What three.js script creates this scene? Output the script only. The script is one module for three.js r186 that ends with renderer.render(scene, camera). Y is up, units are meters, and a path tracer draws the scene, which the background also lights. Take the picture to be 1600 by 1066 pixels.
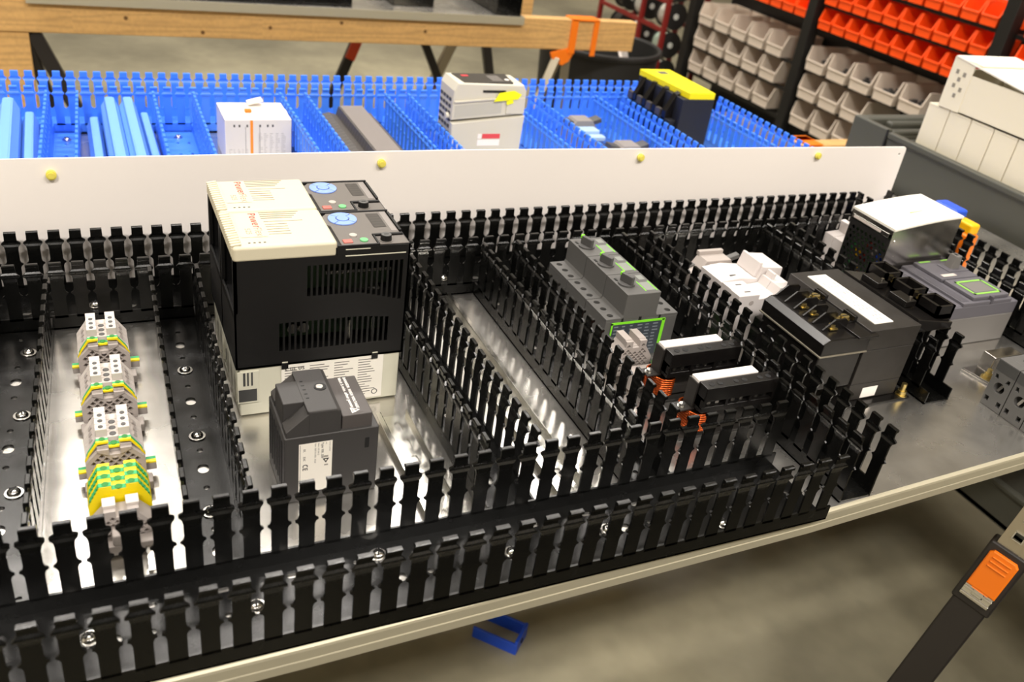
import * as THREE from 'three';
import { RoundedBoxGeometry } from 'three/addons/geometries/RoundedBoxGeometry.js';
import { mergeGeometries } from 'three/addons/utils/BufferGeometryUtils.js';
import { RectAreaLightUniformsLib } from 'three/addons/lights/RectAreaLightUniformsLib.js';

// ---------------------------------------------------------------- camera, renderer, lamps
RectAreaLightUniformsLib.init();
const scene = new THREE.Scene();
const camera = new THREE.PerspectiveCamera(41.488, 1600 / 1066, 0.05, 60);
camera.rotation.set(-0.5318, -0.4952, 0.1534, 'YXZ');
camera.position.set(-0.00896, 0.51252, 0.42049);
camera.filmGauge = 22.3;
camera.focus = 0.86;
camera.userData.fStop = 5.0;
const renderer = new THREE.WebGLRenderer({ antialias: true });
renderer.toneMapping = THREE.LinearToneMapping;
renderer.toneMappingExposure = 2.5;
renderer.shadowMap.enabled = true;
scene.background = new THREE.Color(0x000000);

const MM = 0.001, FLOOR = -800, CEIL = 4300;
// unseen high-bay lamps, placed for panel reflections and to light bins and floor: [x, z, length in x, length in z, strength]
const UNSEEN_LAMPS = [
  [-650, -4450, 1500, 320, 13], [1450, -4500, 1500, 320, 13], [3550, -4600, 1500, 320, 13],
  [-1800, -1300, 1500, 320, 28], [700, -1300, 1500, 320, 10], [700, -2900, 1500, 320, 14],
  [-1500, 3000, 1500, 320, 62], [1400, 2700, 1500, 320, 48], [4100, 2500, 1500, 320, 22],
];
// ---------------------------------------------------------------- helpers (all lengths in millimetres)
let seed = 7;
const rnd = () => { seed = (seed * 1664525 + 1013904223) >>> 0; return seed / 4294967296; };
const used = {};
function numbered(n) { const k = used[n] = (used[n] || 0) + 1; return k === 1 ? n : n + '_' + String(k - 1).padStart(3, '0'); }
function boxUV(g) {
  const p = g.attributes.position, n = g.attributes.normal, uv = new Float32Array(p.count * 2);
  for (let i = 0; i < p.count; i++) {
    const ax = Math.abs(n.getX(i)), ay = Math.abs(n.getY(i)), az = Math.abs(n.getZ(i));
    const x = p.getX(i), y = p.getY(i), z = p.getZ(i);
    if (ay >= ax && ay >= az) { uv[2 * i] = x; uv[2 * i + 1] = z; }
    else if (ax >= az) { uv[2 * i] = z; uv[2 * i + 1] = y; }
    else { uv[2 * i] = x; uv[2 * i + 1] = y; }
  }
  g.setAttribute('uv', new THREE.BufferAttribute(uv, 2));
}
function finish(geos, raw) {
  const list = geos.map(g => {
    const c = g.index ? g.toNonIndexed() : g.clone();
    for (const k of Object.keys(c.attributes)) if (!['position', 'normal', 'uv'].includes(k)) c.deleteAttribute(k);
    if (!c.attributes.uv) c.setAttribute('uv', new THREE.BufferAttribute(new Float32Array(c.attributes.position.count * 2), 2));
    c.clearGroups(); return c;
  });
  const g = list.length > 1 ? mergeGeometries(list) : list[0];
  g.scale(MM, MM, MM);
  if (!raw) boxUV(g);
  return g;
}
function geo(geos, raw) { return finish(Array.isArray(geos) ? geos : [geos], raw); }
function part(name, geos, mat, parent, pos, raw) {
  const g = geos instanceof THREE.BufferGeometry && geos.userData.ready ? geos : geo(geos, raw);
  const m = new THREE.Mesh(g, mat); m.castShadow = m.receiveShadow = true;
  m.name = parent ? name : numbered(name);
  if (pos) m.position.set(pos[0] * MM, pos[1] * MM, pos[2] * MM);
  (parent || scene).add(m); return m;
}
function ready(geos, raw) { const g = geo(geos, raw); g.userData.ready = true; return g; }
function thing(name, label, category, [x, y, z] = [0, 0, 0], turn = 0, group) {
  const o = new THREE.Group(); o.name = numbered(name); scene.add(o);
  o.position.set(x * MM, y * MM, z * MM); o.rotation.y = turn; o.userData = { label, category };
  if (group) o.userData.group = group; return o;
}
function tag(o, label, category, group) { o.userData.label = label; o.userData.category = category; if (group) o.userData.group = group; return o; }
function copy(root, [x, y, z], turn, label, group) {
  const r = root.clone(); r.name = numbered(root.name.replace(/_\d+$/, '')); scene.add(r);
  r.position.set(x * MM, y * MM, z * MM); if (turn !== undefined && turn !== null) r.rotation.y = turn;
  r.userData = { ...root.userData, label }; if (group) r.userData.group = group; return r;
}
function struct(name, geos, mat, parent) {
  const m = part(name, geos, mat, parent); if (!parent) { m.name = name; m.userData.kind = 'structure'; } return m;
}
function B(x0, x1, y0, y1, z0, z1, r = 0, seg = 2) {
  const w = x1 - x0, h = y1 - y0, d = z1 - z0;
  const g = r > 0 ? new RoundedBoxGeometry(w, h, d, seg, Math.min(r, w / 2.01, h / 2.01, d / 2.01)) : new THREE.BoxGeometry(w, h, d);
  g.translate((x0 + x1) / 2, (y0 + y1) / 2, (z0 + z1) / 2); return g;
}
function C(r, h, x, y, z, axis = 'y', seg = 16, r2) {   // centred cylinder
  const g = new THREE.CylinderGeometry(r2 === undefined ? r : r2, r, h, seg);
  if (axis === 'x') g.rotateZ(-Math.PI / 2); if (axis === 'z') g.rotateX(Math.PI / 2);
  g.translate(x, y, z); return g;
}
function shapeOf(pts, holes) {
  const s = new THREE.Shape(pts.map(p => new THREE.Vector2(p[0], p[1])));
  if (holes) for (const h of holes) s.holes.push(h instanceof THREE.Path ? h : new THREE.Path(h.map(p => new THREE.Vector2(p[0], p[1]))));
  return s;
}
function E(plane, pts, from, to, bevel = 0, holes, bseg = 2) {  // plane 'xy' along z, 'zy' along x, 'xz' along y
  const s = pts instanceof THREE.Shape ? pts : shapeOf(pts, holes);
  const g = new THREE.ExtrudeGeometry(s, { depth: to - from - 2 * bevel, bevelEnabled: bevel > 0, bevelThickness: bevel, bevelSize: bevel, bevelOffset: -bevel, bevelSegments: bseg, curveSegments: 10 });
  g.translate(0, 0, bevel);
  if (plane === 'xy') g.translate(0, 0, from);
  if (plane === 'zy') { g.rotateY(-Math.PI / 2); g.translate(to, 0, 0); }
  if (plane === 'xz') { g.rotateX(Math.PI / 2); g.translate(0, to, 0); }
  return g;
}
function circlePath(x, y, r) { const p = new THREE.Path(); p.absarc(x, y, r, 0, Math.PI * 2, true); return p; }
function slotPath(x, y, lx, ly) {  // stadium
  const p = new THREE.Path(), r = Math.min(lx, ly) / 2;
  if (lx >= ly) { const a = lx / 2 - r; p.absarc(x + a, y, r, -Math.PI / 2, Math.PI / 2, false); p.absarc(x - a, y, r, Math.PI / 2, Math.PI * 1.5, false); }
  else { const a = ly / 2 - r; p.absarc(x, y + a, r, 0, Math.PI, false); p.absarc(x, y - a, r, Math.PI, Math.PI * 2, false); }
  p.closePath(); return p;
}
function bar(a, b, w, d, r = 0) {   // square bar from a to b
  const A = new THREE.Vector3(...a), Bv = new THREE.Vector3(...b), L = A.distanceTo(Bv);
  const g = r ? new RoundedBoxGeometry(w, L, d, 2, r) : new THREE.BoxGeometry(w, L, d);
  const q = new THREE.Quaternion().setFromUnitVectors(new THREE.Vector3(0, 1, 0), Bv.clone().sub(A).normalize());
  g.applyQuaternion(q); g.translate((A.x + Bv.x) / 2, (A.y + Bv.y) / 2, (A.z + Bv.z) / 2); return g;
}
function tube(pts, r, seg = 24, rs = 8, closed = false) {
  return new THREE.TubeGeometry(new THREE.CatmullRomCurve3(pts.map(p => new THREE.Vector3(...p)), closed), seg, r, rs, closed);
}
function rot(g, ax, ang, about = [0, 0, 0]) {
  g.translate(-about[0], -about[1], -about[2]); g['rotate' + ax](ang); g.translate(...about); return g;
}
// ---------------------------------------------------------------- textures
function lattice(n, s) { let k = s; const a = new Float32Array(n * n); for (let i = 0; i < n * n; i++) { k = (k * 1664525 + 1013904223) >>> 0; a[i] = k / 4294967296; } return a; }
function vnoise(size, cells, s) {
  const L = lattice(cells, s), o = new Float32Array(size * size);
  for (let y = 0; y < size; y++) for (let x = 0; x < size; x++) {
    const fx = x / size * cells, fy = y / size * cells, ix = Math.floor(fx), iy = Math.floor(fy);
    let u = fx - ix, v = fy - iy; u = u * u * (3 - 2 * u); v = v * v * (3 - 2 * v);
    const a = L[(iy % cells) * cells + ix % cells], b = L[(iy % cells) * cells + (ix + 1) % cells];
    const c = L[((iy + 1) % cells) * cells + ix % cells], d = L[((iy + 1) % cells) * cells + (ix + 1) % cells];
    o[y * size + x] = a + (b - a) * u + (c - a) * v + (a - b - c + d) * u * v;
  } return o;
}
function fbm(size, cells, oct, s) {
  const o = new Float32Array(size * size); let amp = 0.5, tot = 0;
  for (let k = 0; k < oct; k++) { const n = vnoise(size, cells, s + k * 17); for (let i = 0; i < o.length; i++) o[i] += amp * n[i]; tot += amp; amp *= 0.5; cells *= 2; if (cells > size) break; }
  for (let i = 0; i < o.length; i++) o[i] /= tot; return o;
}
function tex(size, f, srgb, metres) {
  const d = new Uint8Array(size * size * 4);
  for (let i = 0; i < size * size; i++) { const c = f(i); for (let k = 0; k < 3; k++) d[4 * i + k] = Math.max(0, Math.min(255, c[k] * 255)); d[4 * i + 3] = 255; }
  const t = new THREE.DataTexture(d, size, size); t.wrapS = t.wrapT = THREE.RepeatWrapping; t.magFilter = THREE.LinearFilter; t.minFilter = THREE.LinearFilter;
  if (srgb) t.colorSpace = THREE.SRGBColorSpace; t.repeat.set(1 / metres, 1 / metres); t.needsUpdate = true; return t;
}
function canvasTex(w, h, draw) {
  const c = document.createElement('canvas'); c.width = w; c.height = h; const g = c.getContext('2d'); draw(g, w, h);
  const t = new THREE.CanvasTexture(c); t.colorSpace = THREE.SRGBColorSpace; t.needsUpdate = true; return t;
}
const fine = fbm(512, 64, 3, 5), mid = fbm(512, 8, 5, 11), big = fbm(512, 3, 5, 23), spang = fbm(512, 40, 3, 31), cloud = fbm(512, 5, 6, 57);
function std(color, rough, o = {}) { return new THREE.MeshPhysicalMaterial({ color, roughness: rough, ...o }); }
const plasticBump = tex(512, i => { const v = fine[i]; return [v, v, v]; }, false, 0.04);
const plasticRough = tex(512, i => { const v = 0.75 + 0.5 * (mid[i] - 0.5); return [v, v, v]; }, false, 0.12);
const galvRough = tex(512, i => { const v = 0.72 + 0.05 * (spang[i] - 0.5) + 0.55 * (cloud[i] - 0.5); return [v, v, v]; }, false, 0.41);
const galvColor = tex(512, i => { const v = 0.84 + 0.03 * (spang[i] - 0.5) + 0.3 * (cloud[i] - 0.5); return [v, v * 0.985, v * 0.955]; }, true, 0.33);
const concreteTex = tex(512, i => { const v = 0.53 + 0.30 * (big[i] - 0.5) + 0.16 * (mid[i] - 0.5) + 0.07 * (fine[i] - 0.5); return [v, v * 0.955, v * 0.80]; }, true, 2.4);
const woodTex = (() => {
  const n = 512, a = fbm(n, 6, 4, 41);
  return tex(n, i => { const x = i % n, y = Math.floor(i / n); const w = a[y * n + ((x >> 3) % n)]; const r = Math.sin((y / n * 26 + 5 * w) * Math.PI * 2) * 0.5 + 0.5; const v = 0.82 - 0.07 * r * r + 0.08 * (fine[i] - 0.5); return [v, v * 0.79, v * 0.49]; }, true, 0.45);
})();
const M = {
  black: std(0x080807, 0.33, { roughnessMap: plasticRough, bumpMap: plasticBump, bumpScale: 0.00004 }),
  blue: std(0x4788f6, 0.46, { roughnessMap: plasticRough, bumpMap: plasticBump, bumpScale: 0.00004 }),
  blueRail: std(0x6ea4ec, 0.5),
  galv: std(0xffffff, 0.36, { metalness: 0.92, map: galvColor, roughnessMap: galvRough }),
  galvLip: std(0xc9c2aa, 0.45, { metalness: 0.6 }),
  zinc: std(0xd6d4cf, 0.2, { metalness: 1 }),
  rail: std(0xdcdad2, 0.26, { metalness: 1, roughnessMap: plasticRough }),
  brass: std(0xe6d08c, 0.3, { metalness: 1 }),
  copper: std(0xb8521f, 0.25, { metalness: 0.8 }),
  white: std(0xf3ece6, 0.45),
  cream: std(0xcdc5ac, 0.5, { bumpMap: plasticBump, bumpScale: 0.00004 }),
  greyDrive: std(0xcfccb9, 0.5),
  driveBlack: std(0x090808, 0.5, { bumpMap: plasticBump, bumpScale: 0.00005 }),
  panelGrey: std(0x6a6560, 0.4),
  devBlack: std(0x373534, 0.5, { bumpMap: plasticBump, bumpScale: 0.00006 }),
  dark: std(0x0a0a0a, 0.6),  // near-black, also put over slots and notches as painted shade
  termGrey: std(0xa69d97, 0.55),
  termLight: std(0xc9c0b8, 0.5),
  yellow: std(0xf2d800, 0.45),
  green: std(0x2fa866, 0.45),
  greenDark: std(0x187a2a, 0.5),
  lime: std(0x7fdc2a, 0.5),
  siemens: std(0x555452, 0.55, { bumpMap: plasticBump, bumpScale: 0.00005 }),
  siemensDark: std(0x3f3f3e, 0.5),
  knob: std(0x4b4a49, 0.5),
  breakerWhite: std(0xcfc8c5, 0.4),
  mccb: std(0x5c5a60, 0.5), mccbLight: std(0x6f6c69, 0.5), mccbShade: std(0x4e4c52, 0.5),  // the darkest grey paints shade into the breaker grooves, notch and holes
  lamination: std(0x2a2724, 0.6, { metalness: 0.1, roughnessMap: plasticRough }),
  bakelite: std(0x12100f, 0.26),
  psuWhite: std(0xf3efe4, 0.42),
  alu: std(0xc9c5bf, 0.3, { metalness: 1, roughnessMap: plasticRough }),
  wood: std(0xffffff, 0.62, { map: woodTex }),
  orange: std(0xf47a10, 0.4), orangeBin: std(0xff5410, 0.42), binGrey: std(0xd2c4b4, 0.5),
  legBlack: std(0x26221f, 0.4), steelLeg: std(0xb9b09c, 0.35, { metalness: 0.9 }),
  cart: std(0x4a4a42, 0.55, { bumpMap: plasticBump, bumpScale: 0.0001 }),
  carton: std(0xe9e1cb, 0.6),
  red: std(0x7a1512, 0.4), spoolWhite: std(0xd8dad2, 0.45), rubber: std(0x1c1b19, 0.6),
  rackBlack: std(0x151412, 0.5), blueClamp: std(0x1d4fd0, 0.4), clampYellow: std(0xf0b400, 0.4),
  devGrey: std(0xcdc8b8, 0.5), stickyYellow: std(0xf4f000, 0.6), safetyYellow: std(0xf2e100, 0.45), navy: std(0x191b22, 0.5),
  concrete: std(0xffffff, 0.42, { map: concreteTex }),
  wall: std(0xc4beb0, 0.8), ceiling: std(0xbab5aa, 0.8),
  lamp: new THREE.MeshStandardMaterial({ color: 0xffffff, emissive: 0xfff8f0, emissiveIntensity: 6 }),
};
// ---------------------------------------------------------------- room
{
  const X0 = -5000, X1 = 8000, Z0 = -9500, Z1 = 5500;
  struct('floor', B(X0 - 100, X1 + 100, FLOOR - 100, FLOOR, Z0 - 100, Z1 + 100), M.concrete);
  struct('ceiling', B(X0 - 100, X1 + 100, CEIL, CEIL + 100, Z0 - 100, Z1 + 100), M.ceiling);
  struct('wall_left', B(X0 - 100, X0, FLOOR, CEIL, Z0, Z1), M.wall);
  struct('wall_right', B(X1, X1 + 100, FLOOR, CEIL, Z0, Z1), M.wall);
  struct('wall_back', B(X0 - 100, X1 + 100, FLOOR, CEIL, Z0 - 100, Z0), M.wall);
  struct('wall_front', B(X0 - 100, X1 + 100, FLOOR, CEIL, Z1, Z1 + 100), M.wall);
  UNSEEN_LAMPS.forEach(([x, z, lx, lz, I], i) => {
    const t = thing('unseen_ceiling_lamp', 'unseen long high-bay lamp under the ceiling, number ' + ['one', 'two', 'three', 'four', 'five', 'six', 'seven', 'eight', 'nine'][i] + ' of the hall', 'lamp', [x, CEIL - 60, z]);
    part('housing', B(-lx / 2 - 20, lx / 2 + 20, 0, 58, -lz / 2 - 20, lz / 2 + 20), M.white, t);
    part('diffuser', B(-lx / 2, lx / 2, -10, 0, -lz / 2, lz / 2), M.lamp, t);
    const L = new THREE.RectAreaLight(0xfff8f0, I, lx * MM, lz * MM);
    L.position.set(x * MM, (CEIL - 75) * MM, z * MM); L.lookAt(x * MM, 0, z * MM); L.castShadow = true; scene.add(L);
  });
}
// ---------------------------------------------------------------- steel panels that carry everything
{
  const p = thing('metal_panel', 'large shiny galvanised steel back panel under the black wire ducts', 'metal panel', [0, 0, 0]);
  const lip = [[-420, 4], [100, 1], [560, -8], [862, -22], [1376, -46]];
  part('sheet', E('xz', [[-420, -566], [1376, -566], ...lip.slice().reverse().map(q => [q[0], q[1] - 3])], -2, 0), M.galv, p);
  // front flange: a bent edge that follows the front
  const sec = [[-3.2, 0], [-1.2, -0.6], [0.2, -2], [0.8, -4], [0.8, -12], [0.2, -13], [0.8, -14], [0.8, -22], [-0.6, -22.4], [-0.6, -4], [-3.2, -2]];
  const gs = [];
  for (let k = 0; k < lip.length - 1; k++) {
    const [xa, za] = lip[k], [xb, zb] = lip[k + 1], pos = [];
    for (let j = 0; j < sec.length; j++) {
      const [d0, y0] = sec[j], [d1, y1] = sec[(j + 1) % sec.length];
      const a = [xa, y0, za + d0], b = [xb, y0, zb + d0], c = [xb, y1, zb + d1], d = [xa, y1, za + d1];
      pos.push(...a, ...c, ...b, ...a, ...d, ...c);
    }
    const g = new THREE.BufferGeometry(); g.setAttribute('position', new THREE.Float32BufferAttribute(pos, 3)); g.computeVertexNormals(); gs.push(g);
  }
  part('front_flange', gs, M.galvLip, p);
  part('back_flange', B(-420, 1376, -22, -1, -566, -564), M.galvLip, p);
  part('side_flange', B(1374, 1376, -22, -1, -566, -50), M.galvLip, p);
}
{
  const p = thing('metal_panel', 'galvanised steel back panel under the blue wire ducts', 'metal panel', [0, -26, 0]);
  part('sheet', B(-420, 1384, -2, 0, -1230, -592), M.galv, p);
  part('flange', [B(-420, 1384, -15, -1, -1230, -1228), B(-420, 1384, -15, -1, -594, -592), B(1382, 1384, -15, -1, -1230, -592)], M.galvLip, p);
}
{
  const p = thing('white_plate', 'long white painted plate standing upright behind the black wire ducts', 'plate', [0, 0, -549]);
  const top = 149, R = 6, x0 = -420, x1 = 1152;
  const s = new THREE.Shape(); s.moveTo(x0, -3); s.lineTo(x1, -3); s.lineTo(x1, top - 8 - R); s.absarc(x1 - R, top - 8 - R, R, 0, Math.PI / 2, false); s.lineTo(400, top); s.lineTo(x0, top - 2); s.closePath();
  s.holes.push(circlePath(x1 - 11, top - 20, 2));
  part('sheet', E('xy', s, -2, 0, 0.4), M.white, p);
  for (const [px, py] of [[-41, 131], [306, 135], [664, 134.5], [974, 130.5]]) part('yellow_plug', [C(5, 4, px, py, 2, 'z', 18), C(3.4, 5, px, py, 3, 'z', 14)], M.clampPlug = M.clampPlug || std(0xe6d860, 0.45), p);
}
// ---------------------------------------------------------------- wire ducts
const PITCH = 20, DH = 76, SLOT = 15.7;
function fingerGeo() {
  // rows: y, half width, outer offset, inner offset
  const rows = [[13, 6, 0, -1.8], [16, 6, 0, -1.8], [36.5, 6, 0, -1.8], [39, 7, 0, -1.8], [40.2, 8.7, 0, -1.8], [41, 8.7, 0, -1.8], [42.4, 6.8, 0, -1.8], [45, 6, 0, -1.8], [57, 6, 0, -1.8], [60.5, 6.6, 0.7, -1.2], [62.5, 8.7, 2, 0], [64, 8.9, 2.4, 0.4], [65.4, 7.4, 2.1, 0.2], [67, 5.8, 0.9, -0.8], [71.2, 5.6, 0.9, -0.8], [72.4, 5.6, 1.2, -0.8], [73, 5.6, 3.3, -0.8], [75.3, 5.6, 3.4, -0.6], [76, 5.3, 2.6, 0]];
  const pos = []; const q = (a, b, c, d) => pos.push(...a, ...b, ...c, ...a, ...c, ...d);
  for (let i = 0; i < rows.length - 1; i++) {
    const [y0, h0, o0, n0] = rows[i], [y1, h1, o1, n1] = rows[i + 1];
    q([-h0, y0, o0], [h0, y0, o0], [h1, y1, o1], [-h1, y1, o1]);
    q([h0, y0, n0], [-h0, y0, n0], [-h1, y1, n1], [h1, y1, n1]);
    q([h0, y0, o0], [h0, y0, n0], [h1, y1, n1], [h1, y1, o1]);
    q([-h0, y0, n0], [-h0, y0, o0], [-h1, y1, o1], [-h1, y1, n1]);
  }
  const [y, h, o, n] = rows[rows.length - 1]; q([-h, y, o], [h, y, o], [h, y, n], [-h, y, n]);
  const [yb, hb, ob, nb] = rows[0]; q([-hb, yb, nb], [hb, yb, nb], [hb, yb, ob], [-hb, yb, ob]);
  const g = new THREE.BufferGeometry(); g.setAttribute('position', new THREE.Float32BufferAttribute(pos, 3)); g.computeVertexNormals(); return g;
}
const FINGER = ready(fingerGeo());
const FINGER_BACK = (() => { const f = fingerGeo(); f.rotateY(Math.PI); return ready(f); })();
const SCREW_HEAD = (() => {
  const s = new THREE.SphereGeometry(5.2, 18, 8, 0, Math.PI * 2, 0, Math.PI / 2); s.scale(1, 0.72, 1); s.translate(0, 1.2, 0);
  return ready([C(7, 1.2, 0, 0.6, 0, 'y', 22), s]);
})();
const SCREW_CROSS = ready([B(-3.4, 3.4, 3.6, 5.1, -0.55, 0.55), B(-0.55, 0.55, 3.6, 5.1, -3.4, 3.4)]);
function screwOn(parent, x, y, z, turn) {
  const s = part('mounting_screw', SCREW_HEAD, M.zinc, parent, [x, y, z]);
  const c = part('cross_recess_shade', SCREW_CROSS, M.dark, s); c.rotation.y = turn || 0.5;  // dark cross painted on the head as shade of the recess
}
// length along local x from 0 to L, width w centred on local z; slots start at phase + 20 i
function duct(label, o) {
  const t = thing('wire_duct', label, 'wire duct', [0, o.y || 0, 0], 0, o.group);
  const mat = o.mat || M.black, w = o.w, L = o.L;
  const pos = o.axis === 'x' ? [o.start, o.c] : [o.c, o.start];
  t.position.set(pos[0] * MM, (o.y || 0) * MM + 0.0003, pos[1] * MM);
  t.rotation.y = (o.axis === 'x' ? 0 : -Math.PI / 2) + (o.turn || 0);
  const holes = [], period = 100, h0 = o.holes === undefined ? 30 : o.holes;
  for (let x = h0 - 100; x < L - 12; x += 25) {
    if (x < 12) continue; const k = Math.round((x - h0 + 100) / 25) % 4;
    if (k === 0) holes.push(slotPath(x, 0, 12, 9)); else if (k !== 2) holes.push(circlePath(x, 0, 2.6));
    if (w > 55 && k % 2) holes.push(slotPath(x, -w * 0.3, 9, 4.4));
  }
  part('base_channel', [E('xz', shapeOf([[0, -w / 2], [L, -w / 2], [L, w / 2], [0, w / 2]], holes), 0, 1.8), B(0, L, 0, SLOT, w / 2 - 1.8, w / 2), B(0, L, 0, SLOT, -w / 2, -w / 2 + 1.8)], mat, t);
  for (const side of (o.sides || [1, -1])) {
    for (let x = o.phase + 14; x < L - 5.5; x += PITCH) {
      if (x < 5.5) continue;
      if (o.skip && o.skip(x, side)) continue;
      part('finger', side > 0 ? FINGER : FINGER_BACK, mat, t, [x, 0, side * w / 2]);
    }
  }
  for (const [x, z] of o.screws || []) screwOn(t, x, 1.8, z, x * 0.37);
  return t;
}
// black ducts on the front panel (z grows towards the viewer)
duct('wide black wire duct along the front edge of the panel, nearest to the viewer', { axis: 'x', start: -160, c: -40, w: 80, L: 724, phase: -1, holes: 35,
  screws: [[121, -5], [229, -1], [326, -26], [429, 1], [519, -1], [623, 21]] });
duct('wide black wire duct along the back of the panel, in front of the white plate', { axis: 'x', start: -400, c: -496, w: 72, L: 1462, phase: 0.3, holes: 20, screws: [[386, -4], [778, -2], [1180, 2]] });
duct('black wire duct at the far left, cut by the left edge of the picture', { axis: 'z', start: -458, c: -83, w: 58, L: 378, phase: 11.6, turn: -0.043, holes: 90, screws: [[41, -8], [145, -8], [249, -8]] });
duct('narrow black wire duct between the terminal blocks and the two drives', { axis: 'z', start: -458, c: 61, w: 41, L: 376, phase: 11.6, turn: -0.024, holes: 54, screws: [[102, 0], [209, 0], [310, 0]] });
duct('black wire duct just right of the two drives', { axis: 'z', start: -458, c: 284.5, w: 43, L: 377, phase: 4.5, turn: 0 });
duct('black wire duct left of the dark grey motor starters', { axis: 'z', start: -458, c: 423, w: 41, L: 377, phase: 5, turn: 0 });
duct('long black wire duct right of the motor starters, running out to the front edge', { axis: 'z', start: -458, c: 612.5, w: 39, L: 443, phase: 2.7, holes: 40, screws: [[60, 0], [260, 0], [392, 3]] });
duct('short black wire duct between the white breakers and the silver power supply', { axis: 'z', start: -458, c: 840, w: 37, L: 160, phase: 4, screws: [[48, 2]] });
duct('short open stub of black wire duct in front of the big transformer', { axis: 'z', start: -203, c: 835, w: 38, L: 79, phase: 5 });
duct('black wire duct at the right border of the panel beside the grey circuit breaker', { axis: 'z', start: -540, c: 1098, w: 60, L: 500, phase: -3.5, screws: [[330, 0], [240, 0]] });
// blue ducts on the panel behind
const BL = 'blue wire ducts in rows on the panel behind the white plate';
const blue = (label, o) => duct('blue wire duct ' + label, { mat: M.blue, y: -26, ...o });
blue('along the back of the blue group', { axis: 'x', start: -160, c: -1160, w: 78, L: 1372, phase: 10, holes: 20 });
for (const [lab, c, w, turn, L, screws] of [
  ['left of the stack of pale blue rails', -29, 40, -0.034, 480, [[37, 0]]], ['between the pale blue rails and the white carton', 132, 58, -0.02, 480, [[30, -3]]],
  ['right of the white carton', 322, 40, 0, 480], ['left of the beige drive with the yellow note', 506, 40, -0.01, 480],
  ['right of the beige drive with the yellow note', 744, 60, 0, 480], ['left of the black unit with a yellow top', 943, 60, -0.012, 480], ['at the right end of the blue group', 1172, 76, -0.014, 420]])
  blue(lab, { axis: 'z', start: -1119, c, w, L, phase: 12, turn, screws: screws || [] });
// ---------------------------------------------------------------- DIN rails
function dinRail(label, x, z0, z1) {
  const t = thing('din_rail', label, 'rail', [x, 0.2, z1]);
  const L = z1 - z0, holes = [];
  for (let z = -12; z > -L + 14; z -= 25) holes.push(slotPath(0, z, 6.2, 15));
  part('web', E('xz', shapeOf([[-12.5, -L], [12.5, -L], [12.5, 0], [-12.5, 0]], holes), 0, 1), M.rail, t);
  for (const s of [-1, 1]) part('rim', [B(s > 0 ? 12.5 : -13.5, s > 0 ? 13.5 : -12.5, 0, 7.5, -L, 0, 0.3), B(s > 0 ? 12.5 : -17.5, s > 0 ? 17.5 : -12.5, 6.5, 7.5, -L, 0, 0.3)], M.rail, t);
  return t;
}
dinRail('zinc-plated top-hat rail under the row of terminal blocks', -10, -452, -92);
dinRail('slotted zinc-plated top-hat rail beside the small black device', 232.5, -240, -84);
dinRail('bare shiny top-hat rail between the two middle black wire ducts', 352.5, -455, -84);
dinRail('top-hat rail under the dark grey motor starters', 522, -452, -238);
dinRail('top-hat rail under the white breakers', 712, -452, -290);

// ---------------------------------------------------------------- terminal blocks on the left rail
const TB = [[-19, 3], [-22, 8], [-22, 24], [-19, 28.5], [-12.6, 38], [-12.6, 45], [-4.2, 45], [-4.2, 37], [4.2, 37], [4.2, 45], [12.6, 45], [12.6, 38], [19, 28.5], [22, 24], [22, 8], [19, 3]];
const TBY = [[-19, 3], [-22, 8], [-22, 26], [-20.5, 30], [-13.5, 43], [-5, 43], [-5, 39.5], [5, 39.5], [5, 43], [13.5, 43], [20.5, 30], [22, 26], [22, 8], [19, 3]];
const TLOW = TB.map(q => [q[0], q[1] > 44 ? 38.5 : q[1] > 37.5 ? 36 : q[1] > 36 ? 33 : q[1] > 28 ? 27.6 : q[1]]);
const TEND = TB.map(q => [q[0], q[1] > 44 ? 36.5 : q[1] > 37.5 ? 34 : q[1] > 36 ? 30 : q[1] > 28 ? 26.8 : q[1] > 20 ? 22.5 : q[1]]);
const poly = (P, w) => P.map(q => [q[0] * w, q[1]]);
function insideP(P, x, y) { let c = false; for (let i = 0, j = P.length - 1; i < P.length; j = i++) { const [xi, yi] = P[i], [xj, yj] = P[j]; if ((yi > y) !== (yj > y) && x < (xj - xi) * (y - yi) / (yj - yi) + xi) c = !c; } return c; }
function latticeShape(P, step, r) {
  const holes = [], s = step;
  for (let i = -12; i <= 12; i++) for (let j = -2; j <= 24; j++) {
    const x = (i + (j % 2 ? 0.5 : 0)) * s, y = j * s * 0.5;
    const pts = [[x - r, y], [x, y - r], [x + r, y], [x, y + r]];
    if (pts.every(p => insideP(P, p[0] * 1.09, p[1] * 1.05 + 0.3) && insideP(P, p[0], p[1] - 1.4) && insideP(P, p[0], p[1] + 1.4))) holes.push(pts);
  } return shapeOf(P, holes);
}
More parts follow.
